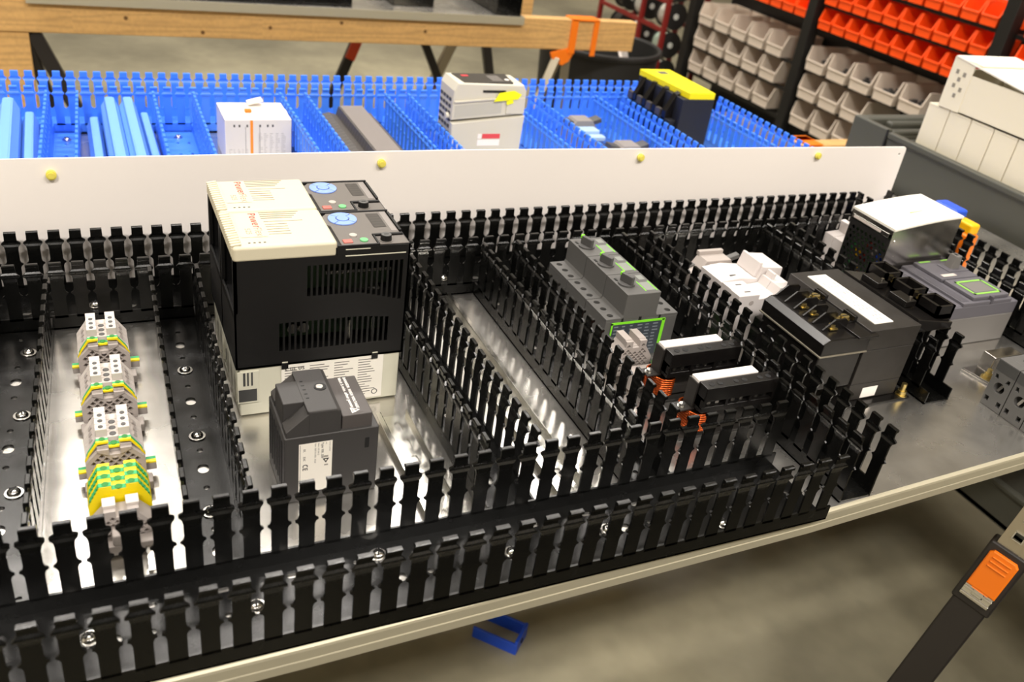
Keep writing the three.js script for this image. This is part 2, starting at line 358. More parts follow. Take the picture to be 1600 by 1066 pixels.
const gTB = {
  body: ready(E('xy', TB, 0, 7.6, 0.35, undefined, 1)),
  post: ready([C(1.9, 0.7, -8.4, 45.1, 4, 'y', 14), C(1.9, 0.7, 8.4, 45.1, 4, 'y', 14), C(2.6, 0.7, 0, 37.1, 4, 'y', 14)]),
  slots: [-1, 1].map(s => ready([rot(B(-2, 2, -0.3, 0.6, 1.6, 6), 'Z', s * -0.98, [0, 0, 0]).translate(s * 16.3, 33.2, 0)])),
  side: ready([-1, 1].map(s => B(s > 0 ? 21.4 : -22.4, s > 0 ? 22.4 : -21.4, 12, 15, 2, 5.8))),
  low: ready(E('xy', TLOW, 0, 7.6, 0.35, undefined, 1)),
  end: ready([E('xy', latticeShape(TEND, 6.4, 2.65), 0, 4.2), E('xy', TEND.slice(4, 8), 0, 5.4, 0.4), E('xy', TEND.slice(8, 12), 0, 5.4, 0.4), C(3.2, 1.2, 0, 27.6, 2.2, 'y', 16)]),
  endBack: ready(E('xy', poly(TEND, 0.985).map(q => [q[0], q[1] * 0.985]), -0.8, 0)),
  gBody: ready(E('xy', TBY, 0, 9, 0.35, undefined, 1)),
  gTop: ready([-1, 1].map(s => E('xy', [[-22.2 * s, 24.4], [-20.7 * s, 30.1], [-13.6 * s, 43.3], [-4.9 * s, 43.3], [-4.9 * s, 42], [-12.8 * s, 42], [-19.6 * s, 29.6], [-21 * s, 24.4]].slice()[s > 0 ? 'slice' : 'reverse'](), 4.4, 8.8))
    .concat([B(-4.9, 4.9, 38.6, 39.8, 4.4, 8.8)])),
  gHoleShade: ready([C(2.6, 0.8, -9, 43.1, 6.2, 'y', 16), C(2.6, 0.8, 9, 43.1, 6.2, 'y', 16), C(2.8, 0.8, 0, 39.7, 6.4, 'y', 16)]),
  gTeeth: ready([-1, 1].flatMap(s => [0, 1, 2, 3].map(k => B(s > 0 ? 13.8 + k * 1.9 : -15 - k * 1.9, s > 0 ? 15 + k * 1.9 : -13.8 - k * 1.9, 40.2 - k * 3.4, 41.7 - k * 3.4, 4.2, 8.95)))),
};
const TX = -11;
const gProto = { g: null, e: null };
function greyBlock(z, label) {
  if (gProto.g) return copy(gProto.g, [TX, 3, z], 0, label);
  const t = gProto.g = thing('terminal_block', label, 'terminal block', [TX, 3, z], 0, 'grey terminal blocks on the left rail');
  part('body', gTB.body, M.termLight, t); part('hole_shade_discs', gTB.post, M.knob, t); for (const g of gTB.slots) part('marker_slot', g, M.termGrey, t); part('wire_entry_shade', gTB.side, M.siemensDark, t); return t;  // dark discs and side boxes paint the shade inside screw holes and wire entries
}
function endPlate(z, label) {
  if (gProto.e) return copy(gProto.e, [TX, 3, z], 0, label);
  const t = gProto.e = thing('end_plate', label, 'end plate', [TX, 3, z], 0, 'grey end plates on the left rail');
  part('plate', gTB.endBack, M.termGrey, t); part('lattice', gTB.end, M.termGrey, t); return t;
}
function groundBlock(z, label, low) {
  const t = thing('ground_terminal', label, 'terminal block', [TX, low ? 2 : 3, z], 0, 'green and yellow earth terminals on the left rail');
  part('foot', gTB.low, low ? M.yellow : M.termLight, t);
  if (low) { part('body', gTB.gBody, M.yellow, t); part('green_top', gTB.gTop, M.green, t); part('hole_shade_discs', gTB.gHoleShade, M.greenDark, t); part('teeth', gTB.gTeeth, M.greenDark, t); }  // dark green discs on top are painted shade of the screw holes
  else {
    const S = (a, b, z0, z1, o) => [-1, 1].map(s => E('xy', (s > 0 ? q => q : q => q.slice().reverse())([[-22.4 * s, 22], [-19.3 * s, 28.9], [-12.9 * s, 38.6], [-12.9 * s, 39.6], [-3.9 * s, 39.6], [-3.9 * s, 38], [-12 * s, 37.4], [-18.6 * s, 28], [-21 * s, 22]]), z0, z1));
    part('green_stripe', S(0, 0, 4.2, 7.2).concat([B(-4, 4, 33.6, 35.2, 4.2, 7.2)]), M.green, t);
    part('yellow_stripe', S(0, 0, 7.2, 9.4).concat([B(-4, 4, 33, 34.6, 7.2, 9.4), ]), M.yellow, t);
    part('hole_shade_discs', [C(2.3, 0.8, -8.4, 39.6, 5.4, 'y', 14), C(2.3, 0.8, 8.4, 39.6, 5.4, 'y', 14), C(2.6, 0.8, 0, 35, 5.4, 'y', 14)], M.greenDark, t);  // solid discs, shade of the holes put into their colour
    for (const [x0, x1, h] of [[22, 30, 11], [-28, -22, 10]]) {
      const s = part('side_foot', B(x0, x1, 4, h, 1, 8, 0.5), M.termGrey, t);
      part('yellow_stripe', B(x0, x1, h, h + 1.4, 4.5, 8.1), M.yellow, s); part('green_stripe', B(x0, x1, h, h + 1.4, 1, 4.4), M.green, s);
    }
  } return t;
}
const ORD = ['farthest', 'middle', 'nearest'], GRP = [['farthest', -404], ['second', -326], ['third', -247]];
for (const [gn, z] of GRP) {
  const gg = gn === 'farthest' ? 'grey cluster farthest back' : gn + ' grey cluster from the back';

  const cov = thing('end_cover', 'plain light grey end cover at the back of the ' + gg, 'end cover', [TX, 3, z]); part('cover', gTB.body, M.termLight, cov);
  for (let k = 0; k < 3; k++) greyBlock(z + 8 + k * 8, 'light grey terminal block, ' + ORD[k] + ' of three in the ' + gg);
  groundBlock(z + 32, 'grey block with green-yellow stripe at the front of the ' + gg);
  endPlate(z + 42.2, 'grey lattice end plate facing the viewer on the ' + gg);
  // stop foot between clusters
  const f = thing('rail_stop', 'small grey rail stop in front of the ' + gg, 'rail stop', [TX, 3, z + 48]);
  part('foot', [B(-24, 26, 0, 8, 0, 12, 1), B(-9, 9, 8, 13, 0, 12, 1)], M.termGrey, f); part('screw', C(2.6, 0.8, 0, 13.2, 6, 'y', 12), M.knob, f);
}
for (let k = 0; k < 3; k++) groundBlock(-176 + k * 9.6, 'yellow and green earth terminal, ' + ORD[k] + ' of the three yellow ones', true);
{
  const t = thing('terminal_block', 'grey lattice terminal with two light caps in front of the yellow earth terminals', 'terminal block', [TX, 3, -146]);
  part('body', E('xy', TB.map(q => [q[0] * 0.94, q[1] * 0.74]), 0, 14, 0.4, undefined, 1), M.termGrey, t);
  part('lattice', E('xy', latticeShape(TB.map(q => [q[0] * 0.94, q[1] * 0.74]), 6.4, 2.65), 13.6, 17.2), M.termGrey, t);
  for (const s of [-1, 1]) part('cap', B(s * 8 - 4.6, s * 8 + 4.6, 33, 36, 3, 13, 0.6), M.termLight, t);
  const f = thing('rail_stop', 'grey rail stop at the near end of the left rail', 'rail stop', [TX, 3, -128]);
  part('foot', [B(-22, 22, 0, 9, 0, 10, 1), B(-8, 8, 9, 19, 0, 10, 1.5)], M.termGrey, f);
  part('screw', [C(4, 1.2, 0, 19.3, 5, 'y', 16), B(-3, 3, 19.6, 20.6, 4.5, 5.5)], M.zinc, f);
}
// ---------------------------------------------------------------- two drives
const pfLabel = canvasTex(512, 256, (g, w, h) => {
  g.fillStyle = '#cdc5ac'; g.fillRect(0, 0, w, h);
  g.fillStyle = '#9c2418'; g.font = 'bold 104px sans-serif'; g.textBaseline = 'alphabetic'; g.fillText('Power', 8, 100);
  g.fillStyle = '#bd6a56'; g.font = '100px sans-serif'; g.fillText('Flex', 318, 100); g.font = 'bold 76px sans-serif'; g.fillStyle = '#c4907c'; g.fillText('525', 330, 190);
});
const ratingLabel = canvasTex(512, 256, (g, w, h) => {
  g.fillStyle = '#efeadf'; g.fillRect(0, 0, w, h); g.fillStyle = '#55504a'; let k = 3;
  for (let r = 0; r < 15; r++) for (let c = 0; c < 4; c++) { k = (k * 1103515245 + 12345) & 0x7fffffff; g.fillRect(16 + c * 122, 18 + r * 15, 40 + k % 60, 4); }
  g.fillStyle = '#222'; g.font = 'bold 26px sans-serif'; g.fillText('C UL US', 18, 36); g.lineWidth = 4; g.strokeStyle = '#333'; g.beginPath(); g.arc(474, 222, 14, 0, 7); g.stroke();
});
const lcdTex = canvasTex(64, 128, (g, w, h) => { g.fillStyle = '#45423f'; g.fillRect(0, 0, w, h); g.fillStyle = '#4f4c48'; for (let i = 0; i < 5; i++) g.fillRect(8, 12 + i * 24, 48, 10); });
function plane(w, h, tx, o = {}) { const m = new THREE.MeshPhysicalMaterial({ map: tx, roughness: o.rough === undefined ? 0.5 : o.rough, color: o.color || 0xffffff }); return m; }
function decal(name, w, h, mat, parent, place) { const g = new THREE.PlaneGeometry(w, h); place(g); return part(name, g, mat, parent, null, true); }
const MPF = plane(0, 0, pfLabel), MRATE = plane(0, 0, ratingLabel), MLCD = plane(0, 0, lcdTex, { rough: 0.3 });
const keyBlue = std(0x86a3ee, 0.35), keyRed = std(0xb8665c, 0.45), keyGreen = std(0x6cba7a, 0.45), keyGrey = std(0xb5aea6, 0.4), boardGreen = std(0x3d5a3a, 0.6), ledGrey = std(0x57534c, 0.6), grooveShadeTan = std(0x8c856e, 0.6);
function makeDrive(label, zf) {
  // local: x 0..154 (length), y 0..173 (depth), z -72..0 (width)
  const t = thing('variable_frequency_drive', label, 'drive', [93.5, 0, zf], 0), W = 72, Lx = 154;
  // grey heat-sink base
  part('base', [B(3, Lx - 2, 1.5, 53, -W + 1, -1, 1.5)], M.greyDrive, t);
  const clip = part('mounting_clip', [B(1, 20, 16, 50, -0.8, 0.1, 0.2), B(1, 4, 12, 53, -W + 10, -10)], M.greyDrive, t);
  part('clip_window', [B(2, 18, 18, 31, -0.6, 0.35), B(6, 8, 35, 49, 0, 0.4), B(9.5, 11, 35, 49, 0, 0.4), B(13, 14.5, 35, 49, 0, 0.4)], M.siemensDark, clip);
  // black body, front and back skins with vent slots
  const skin = (z0, z1) => {
    const hs = [];
    for (let k = 0; k < 18; k++) { const x = 62 + k * 4.9; hs.push([[x, 122 - (k > 9 ? (k - 9) * 1.3 : 0)], [x + 3, 122 - (k > 9 ? (k - 9) * 1.3 : 0)], [x + 3, 152], [x, 152]]); }
    for (let k = 0; k < 20; k++) { const x = 38 + k * 5.1, top = 97 - Math.max(0, k - 14) * 0.6; hs.push([[x, 68], [x + 3.2, 68], [x + 3.2, top], [x, top]]); }
    return E('xy', shapeOf([[0, 53], [Lx, 53], [Lx, 167], [88, 167], [88, 160], [0, 160]], hs), z0, z1);
  };
  part('body', [skin(-1.6, 0), skin(-W, -W + 1.6), B(0, 1.6, 53, 110, -W, 0), B(Lx - 1.6, Lx, 53, 167, -W, 0), B(0, Lx, 53, 55, -W, 0), B(0, 3, 110, 160, -W + 0, -W + 6), B(0, 3, 110, 160, -6, 0), B(0, Lx, 104, 106, -W + 2, -2)], M.driveBlack, t);
  part('circuit_board', B(8, Lx - 6, 58, 101, -42, -40), boardGreen, t); part('circuit_board', B(30, Lx - 6, 108, 156, -42, -40), boardGreen, t);
  for (const g of [C(5, 30, 52, 84, -25, 'z', 12), C(5, 30, 62, 84, -25, 'z', 12), B(100, 104, 70, 90, -40, -6), B(124, 127, 70, 90, -40, -6), B(80, 140, 138, 141, -40, -8), B(90, 130, 119, 122, -40, -8)]) part('inner_component', g, M.alu, t);
  part('bottom_tabs', [B(40, 46, 49, 56, 0, 0.6), B(124, 130, 49, 56, 0, 0.6)], M.driveBlack, t);
  part('tab_line', [B(40.5, 45.5, 55.6, 56.6, 0.3, 0.9), B(124.5, 129.5, 55.6, 56.6, 0.3, 0.9)], M.greyDrive, t);
  // cream cover
  const cov = part('cover', [B(0, 88, 158.5, 173, -W + 0.2, -0.2, 3.2, 4)], M.cream, t);
  const ribs = []; for (let k = 0; k < 14; k++) ribs.push(rot(B(-1.2, 8, 172, 174.2, -W + 4 + k * 4.8, -W + 6.6 + k * 4.8, 1), 'Z', 0.12, [0, 173, 0]), B(-0.9, 2, 163, 172, -W + 4 + k * 4.8, -W + 6.6 + k * 4.8, 1));
  part('grip_rib', ribs, M.cream, cov);
  const gr = []; for (let k = 0; k < 4; k++) gr.push(B(33, 68 - k * 2.6, 172.6, 173.25, -W + 4 + k * 4, -W + 5.3 + k * 4));
  gr.push(B(34, 68, 172.6, 173.2, -W + 23.4, -W + 24.2)); for (let k = 0; k < 5; k++) gr.push(B(34, 53, 172.6, 173.2, -W + 29 + k * 5, -W + 29.9 + k * 5));
  part('groove_shade', gr, grooveShadeTan, cov);  // darker tan strips on the flat cover, painted groove shade
  decal('product_name', 50, 22, MPF, cov, g => { g.rotateX(-Math.PI / 2); g.rotateY(-Math.PI / 2); g.translate(21, 173.35, -W + 29); });
  part('status_lamp', [0, 1, 2, 3].map(k => B(14 + k * 4.2, 15.8 + k * 4.2, 172.8, 173.4, -8, -6.8)), ledGrey, cov);
  // keypad head
  const ks = new THREE.Shape(); ks.moveTo(86, -0.6); ks.lineTo(Lx - 0.5, -0.6); ks.lineTo(Lx - 0.5, -W + 8); ks.lineTo(Lx - 8, -W + 0.6); ks.lineTo(86, -W + 0.6); ks.closePath();
  part('keypad_frame', [E('xz', ks, 160, 167), B(88, Lx - 0.4, 167, 169.5, -W + 0.4, -W + 2.6, 0.6), B(Lx - 3, Lx - 0.4, 167, 169.5, -W + 6, -26, 0.6), B(88, 126, 166, 169, -2, -0.4, 0.5), B(124, 126, 164, 169.2, -18, -1, 0.5), B(124, Lx - 2, 165, 169.4, -21, -18.4, 0.5)], M.driveBlack, t);
  const ps = new THREE.Shape(); ps.moveTo(92, -2.6); ps.lineTo(123.8, -2.6); ps.lineTo(123.8, -21); ps.lineTo(150.5, -21); ps.lineTo(150.5, -W + 3); ps.lineTo(94, -W + 3); ps.absarc(100, -W + 18, 14, Math.PI * 1.15, Math.PI * 0.7, true); ps.closePath();
  part('keypad', E('xz', ps, 166, 168.6, 0.5), M.panelGrey, t);
  const kc = [106, -W + 17.5], keys = [];
  const ring = (a0, a1) => { const s = new THREE.Shape(); s.absarc(kc[0], kc[1], 13.2, a0, a1, false); s.absarc(kc[0], kc[1], 6.2, a1, a0, true); s.closePath(); return E('xz', s, 168.4, 170, 0.5); };
  for (let k = 0; k < 4; k++) part('arrow_key', ring(Math.PI / 4 + k * Math.PI / 2 + 0.04, Math.PI * 3 / 4 + k * Math.PI / 2 - 0.04), keyBlue, t);
  part('enter_key', C(5.4, 1.8, kc[0], 169.3, kc[1], 'y', 24), keyBlue, t);
  part('stop_key', B(94.5, 103, 168, 169.8, -11.5, -5, 0.7), keyRed, t); part('start_key', C(3.6, 1.6, 113.5, 169, -9, 'y', 20), keyGreen, t); part('reverse_key', C(3.4, 1.6, 106.5, 169, -19.5, 'y', 20), keyGrey, t);
  decal('display', 12, 30, MLCD, t, g => { g.rotateX(-Math.PI / 2); g.translate(136, 168.85, -W + 23); });
  part('display_label', B(144, 149.5, 168.3, 168.75, -W + 5, -26), std(0x8a8480, 0.4), t);
  part('knob_seat', [E('xz', [[126, -2], [Lx - 1, -2], [Lx - 1, -18], [126, -18]], 165, 167.5), C(6.6, 0.5, 134, 167.6, -10, 'y', 24)], M.panelGrey, t);
  const kb = part('speed_knob', [C(5.2, 6, 134, 169.8, -10, 'y', 24, 4.8)], M.driveBlack, t);
  part('knob_face', [C(4.4, 0.4, 134, 172.9, -10, 'y', 24)], M.siemens, kb); part('knob_slot_shade', B(132, 136, 173, 173.3, -10.5, -9.5), M.dark, kb);
  part('slot_line', [B(95, 117, 164.8, 165.6, 0, 0.35), B(95, Lx - 4, 158.6, 159.5, 0, 0.35)], M.greyDrive, t);
  decal('rating_label', 96, 48, MRATE, t, g => { g.translate(76, 28.5, -0.4); g.translate(12, 0, 0); });
  return t;
}
makeDrive('nearer of the two cream and black variable speed drives with keypads on top', -270);
makeDrive('rear variable speed drive, its keypad behind that of the nearer drive', -343.5);
// ---------------------------------------------------------------- black device
const ceLabel = canvasTex(256, 480, (g, w, h) => {
  g.fillStyle = '#efe9dd'; g.fillRect(0, 0, w, h); g.fillStyle = '#35322e'; g.save(); g.translate(w, 0); g.rotate(Math.PI / 2);
  g.font = '15px sans-serif'; g.fillText('Serial number', 10, 24); g.fillText('Art.', 10, 52); g.font = 'bold 24px sans-serif'; g.fillText('Type 100. 200', 10, 84); g.font = '16px sans-serif'; g.fillText('Ident. 000 000.0', 10, 112); g.fillText('Item: 0000 00 0000 . Made', 10, 136);
  g.font = 'bold 54px sans-serif'; g.fillText('CE', 200, 226); g.font = 'bold 24px sans-serif'; g.fillText('UL', 50, 222); g.fillText('EAC', 124, 222); g.fillRect(10, 244, 420, 3);
  g.beginPath(); g.moveTo(168, 74); g.lineTo(168, 22); g.lineTo(214, 48); g.closePath(); g.fill(); g.fillStyle = '#efe9dd'; g.beginPath(); g.arc(184, 48, 8, 0, 7); g.fill(); g.fillStyle = '#9a948a'; g.fillRect(140, 30, 18, 36); g.fillRect(226, 30, 14, 30); g.restore();
});
const warnTex = canvasTex(256, 64, (g, w, h) => {
  g.fillStyle = '#4b4644'; g.fillRect(0, 0, w, h); g.fillStyle = '#f0ece6'; g.font = 'bold 19px sans-serif'; g.fillText('DANGER: HIGH VOLTAGE', 4, 22); g.fillText('Wait 5 min. after power off', 4, 46);
  g.strokeStyle = '#f0ece6'; g.lineWidth = 4; g.beginPath(); g.moveTo(222, 50); g.lineTo(238, 14); g.lineTo(254, 50); g.closePath(); g.stroke();
});
{
  const t = thing('control_module', 'small black module with a CE label, standing in front of the drives', 'module', [148.5, 0.3, -145]);
  // x -38.5..38.5, z -62..0
  part('housing', B(-38.5, 38.5, 0, 66, -62, 0, 1.2), M.devBlack, t);
  const cap = part('cap', [E('xy', [[-20, 64], [7, 64], [7, 84], [6, 87], [3, 88.6], [-20, 89]], -61, -1, 1.6), B(-36.5, -18, 66, 88.6, -46, -16, 1), B(-36, 6, 64, 71, -60, -2, 1)], M.devBlack, t);
  for (const s of [-1, 1]) part('cap_corner', E('xy', [[-37, 65], [-19, 65], [-19, 86.5], [-37, 71]], s > 0 ? -16 : -61, s > 0 ? -1 : -46, 0.6), M.devBlack, cap);
  part('screw_seat', C(5, 0.6, -3, 89, -33, 'y', 24), M.dark, cap); part('screw', [C(3, 0.8, -3.5, 89.3, -33, 'y', 16)], M.alu, cap);
  part('vent_mark', [0, 1, 2, 3, 4].map(k => B(-17.5, -15, 88.9, 89.2, -44 + k * 6, -43 + k * 6)), M.dark, cap);
  const st = part('side_step', B(8, 33, 65, 79, -58, -3, 1), std(0x4b4644, 0.5), t);
  decal('warning_text', 52, 11, new THREE.MeshPhysicalMaterial({ map: warnTex, roughness: 0.5 }), st, g => { g.rotateX(-Math.PI / 2); g.rotateY(-Math.PI / 2); g.translate(20, 79.2, -31); });
  decal('type_label', 27, 50, new THREE.MeshPhysicalMaterial({ map: ceLabel, roughness: 0.5 }), t, g => g.translate(-13.5, 34, 0.15));
  part('latch_window', B(27, 30.5, 46, 56, -1, 0.2), M.dark, t);
  part('side_vent_shade', [0, 1, 2, 3, 4, 5, 6].map(k => B(-38.9, -38, 12, 58, -56 + k * 7.6, -53 + k * 7.6)), M.dark, t);  // dark strips painted as shade of the vent openings
}
// ---------------------------------------------------------------- motor starters
const starterLabel = canvasTex(256, 128, (g, w, h) => {
  g.fillStyle = '#3a4148'; g.fillRect(0, 0, w, h); g.fillStyle = '#7f868c'; let k = 9;
  for (let r = 0; r < 9; r++) { k = (k * 1103515245 + 12345) & 0x7fffffff; for (let c = 0; c < 6; c++) g.fillRect(10 + c * 40, 10 + r * 12, 12 + (k >> (c + 3)) % 22, 4); }
});
{
  const W = 46.5, knobRot = -0.15;
  const mk = (z, label, front) => {
    const t = thing('motor_starter', label, 'motor starter', [478, 0, z], 0);
    // local x 0..93, z -W..0
    const hs = [];
    const top = E('xz', shapeOf([[0.6, -W + 0.4], [92.4, -W + 0.4], [92.4, -0.4], [0.6, -0.4]], [0, 1, 2].flatMap(k => [circlePath(9.5, -W + 8 + k * 15, 3.6), circlePath(83.5, -W + 8 + k * 15, 3.6)])), 54, 57);
    part('base', [B(0.6, 92.4, 8, 54, -W + 0.4, -0.4, 0.8), top, B(14, 79, 0.2, 10, -W + 2, -2)], M.siemens, t);
    part('terminal_screw', [0, 1, 2].flatMap(k => [C(3.4, 1, 9.5, 54.2, -W + 8 + k * 15), C(3.4, 1, 83.5, 54.2, -W + 8 + k * 15)]), M.dark, t);
    part('tower', [E('xy', [[18, 55], [66, 55], [63.5, 60], [63.5, 85.5], [21, 85.5], [21, 60]], -W + 0.3, -0.3, 0.7)], M.siemens, t);
    part('rating_print', [B(48, 60, 85.3, 85.75, -W + 22, -W + 40), B(53, 61, 85.3, 85.7, -W + 6, -W + 16)], std(0x7d807a, 0.5), t);
    part('green_line', [B(46.6, 47.6, 85.3, 85.8, -W + 20, -W + 41), B(60.5, 61.8, 85.3, 85.8, -W + 20, -W + 41)], M.lime, t);
    const k = part('rotary_knob', [C(9.5, 2, 0, 86.4, 0, 'y', 28), rot(B(-2.4, 2.4, 87, 97, -8.5, 8.5, 1.2), 'Y', 0.35)], M.knob, t, [33, 0, -W / 2 - 1]);
    part('green_tip', [rot(B(-2.5, 2.5, 93.5, 97.4, -9.2, -6.8, 0.6), 'Y', 0.35)], M.lime, k);
    part('dial_slot_shade', B(24.5, 27, 85.3, 86.1, -W + 9, -W + 14), M.dark, t);
    if (front) {
      part('label_frame', [B(8, 76, 50, 52.5, 0, 0.8), B(73, 77, 8, 52, 0, 0.8), B(8, 10, 8, 52, 0, 0.8)], M.lime, t);
      decal('rating_plate', 64, 44, new THREE.MeshPhysicalMaterial({ map: starterLabel, roughness: 0.45 }), t, g => g.translate(41.5, 29, 0.5));
      part('notch_shade', [B(20, 22, 53, 57, -0.6, 0.3), B(42, 45, 53, 57, -0.6, 0.3), B(68, 70, 53, 57, -0.6, 0.3)], M.dark, t);
    }
    return t;
  };
  mk(-373, 'dark grey motor starter with a rotary knob, farthest of three', false);
  mk(-326.3, 'dark grey motor starter with a rotary knob, middle of three', false);
  mk(-279.6, 'dark grey motor starter with a green-framed plate, nearest of three', true);
  // grey lattice end terminal
  const t = thing('terminal_block', 'small grey lattice terminal block between motor starters and copper-wound transformers', 'terminal block', [500, 3, -262], 0);
  part('body', E('xy', TB.map(q => [q[0], q[1] * 1.02]), -8, 12, 0.4, undefined, 1), M.termGrey, t);
  part('lattice', E('xy', latticeShape(TB, 6.0, 2.45), 11.6, 15.4), M.termGrey, t);
  part('side_rib', [0, 1, 2, 3].map(k => B(-23.4, -19, 10, 30, -7 + k * 5, -4.4 + k * 5, 0.4)), M.termGrey, t);
  const f = thing('rail_stop', 'grey rail stop beside the orange copper winding', 'rail stop', [505, 3, -236], 0);
  part('foot', [B(-20, 12, 0, 22, 0, 14, 1.2)], M.termGrey, f); part('slot', B(-8, 8, 8, 17, 13.2, 14.4), M.dark, f);
}
// ---------------------------------------------------------------- small transformers with copper windings
const whitePrint = canvasTex(512, 96, (g, w, h) => { g.fillStyle = '#efe9df'; g.fillRect(0, 0, w, h); g.fillStyle = '#8c8880'; let k = 4; for (let r = 0; r < 4; r++) for (let c = 0; c < 14; c++) { k = (k * 1103515245 + 12345) & 0x7fffffff; if (k % 3) g.fillRect(14 + c * 35, 14 + r * 19, 10 + k % 20, 6); } });
const MWP = new THREE.MeshPhysicalMaterial({ map: whitePrint, roughness: 0.5 });
{
  const mk = (z, label) => {
    const t = thing('control_transformer', label, 'transformer', [503, 0.3, z], 0);
    part('core', [B(-1, 73, 34, 63, -28, -13, 0.5), B(-1, 73, 6, 16, -28, -13, 0.5), B(10, 66, 16, 36, -28, -13), B(-10, 83, 0, 2.2, -30, -8, 0.4)], M.lamination, t);
    const w = []; for (let k = 0; k < 8; k++) w.push(tube([[-3, 13 + k * 2.6, -30], [-3.6, 13 + k * 2.6, -14], [2, 13 + k * 2.6, -5], [14, 13 + k * 2.6, -4], [15, 13 + k * 2.6, -26], [4, 13 + k * 2.6, -34]], 1.35, 30, 7, true));
    part('copper_winding', w, M.copper, t);
    part('terminal_housing', [B(1, 88, 49, 65, -14.4, 0, 0.8), B(1, 88, 40, 50, -14.4, -5), B(1, 88, 36, 42, -14.4, -1, 0.6), ...[1, 28, 57, 85].map(x => B(x, x + 3, 40, 52, -14, -0.6))], M.bakelite, t);
    part('terminal_hole_shade', [0, 1, 2].flatMap(k => [0, 1].map(j => C(2.9, 0.5, 10 + k * 29 + j * 10, 65.1, -6.5, 'y', 16))), M.dark, t);  // dark discs on the solid top, painting the shade in the holes
    part('terminal_clamp', [0, 1, 2].flatMap(k => [0, 1].map(j => C(2.2, 3, 10 + k * 29 + j * 10, 45, -5, 'z', 12))), M.alu, t);
    part('label_strip', B(0, 72, 63, 66.2, -25.5, -14.2, 0.3), M.white, t);
    decal('label_print', 70, 10.6, MWP, t, g => { g.rotateX(-Math.PI / 2); g.translate(36, 66.35, -20); });
    part('fixing_screw', [C(3.2, 3, -8, 36, -19, 'y', 14), C(5, 0.8, -8, 34.3, -19, 'y', 14)], M.zinc, t);
    part('bracket', [B(-14, 2, 33, 34.5, -26, -12)], M.lamination, t);
    return t;
  };
  mk(-190, 'rear small black transformer with copper winding and white label strip');
  mk(-128.5, 'front small black transformer with copper winding and white label strip');
}
// ---------------------------------------------------------------- white breakers and grey terminals
{
  const t = thing('circuit_breaker', 'group of white miniature breakers with stepped terminal tops', 'circuit breaker', [656, 0.3, -284], 0);
  // local x 0..97, z -78..0
  const prof = [[0, 4], [97, 4], [97, 58], [88, 62], [88, 78], [57, 81], [53, 66], [26, 69], [0, 66]];
  const prof2 = [[0, 4], [97, 4], [97, 50], [84, 56], [78, 72], [58, 72], [54, 62], [30, 60], [30, 66], [0, 66]];
  part('pole', E('xy', prof, -78, -54.4, 0.7), M.breakerWhite, t);
  part('pole', E('xy', prof, -54, -36.4, 0.7), M.breakerWhite, t);
  part('pole', E('xy', prof2.map(q => [q[0] + (q[0] === 0 ? 1 : 0), q[1]]), -36, -18.4, 0.7), M.breakerWhite, t);
  part('pole', E('xy', prof2, -18, 0, 0.7), M.breakerWhite, t);
  part('toggle', [rot(B(50, 55, 66, 86, -76, -40, 1.6), 'Z', -0.25, [52, 66, 0])], M.breakerWhite, t);
  part('toggle', [rot(B(60, 64, 70, 80, -34, -20, 1.4), 'Z', -0.25, [62, 70, 0])], M.breakerWhite, t);
  part('screw_slot_shade', [B(18, 26, 68.2, 69.4, -46, -44), B(14, 22, 65.8, 66.4, -28, -26), B(14, 22, 65.8, 66.4, -10, -8)], M.siemens, t);
  part('wire_hole_shade', [0, 1, 2].flatMap(k => [B(-0.3, 0.6, 44, 47, -14 - k * 18, -12 - k * 18), B(-0.3, 0.6, 44, 47, -8 - k * 18, -6 - k * 18), B(-0.3, 0.6, 52, 54.5, -12 - k * 18, -10 - k * 18)]), M.siemens, t);  // grey patches here paint shade into screw slots, wire holes and front hole
  part('front_hole_shade', [C(3, 0.6, 20, 56, 0.2, 'z', 14)], M.termGrey, t);
  const g = thing('terminal_block', 'tall grey disconnect terminal behind the white breakers', 'terminal block', [688, 0.3, -372], 0);
  part('body', E('xy', [[-36, 4], [44, 4], [44, 40], [30, 50], [20, 66], [-16, 66], [-24, 54], [-36, 50]], -22, 0, 0.8), M.termGrey, g);
  part('top_cap', B(-17, 20, 65, 71, -24, -18, 1), M.termGrey, g);
  part('clip', [B(-44, -22, 50, 56, -20, -13, 1), rot(B(22, 44, 54, 60, -20, -12, 1), 'Z', 0.3, [22, 56, 0])], M.siemens, g);
  part('marker', [B(-12, -2, 60, 62, -1, 2.4, 0.4), B(2, 12, 60, 62, -1, 2.4, 0.4)], M.termLight, g);
}
{
  const t = thing('circuit_breaker', 'small white miniature breaker standing behind the silver power supply', 'circuit breaker', [938, 0.3, -418], 0);
  part('pole', E('xy', [[0, 4], [66, 4], [66, 50], [26, 55], [0, 53]], -36, -18.4, 0.7), M.breakerWhite, t);
  part('pole', E('xy', [[0, 4], [66, 4], [66, 50], [26, 55], [0, 53]], -18, 0, 0.7), M.breakerWhite, t);
  part('toggle', rot(B(22, 30, 50, 72, -34, -6, 1.5), 'Z', 0.12, [26, 50, 0]), M.breakerWhite, t);
  part('wire_hole_shade', [0, 1, 2, 3].map(k => B(4 + k * 4, 6 + k * 4, 40, 44, -0.4, 0.3)), M.siemens, t);  // wire openings are grey patches with the shade painted in
}
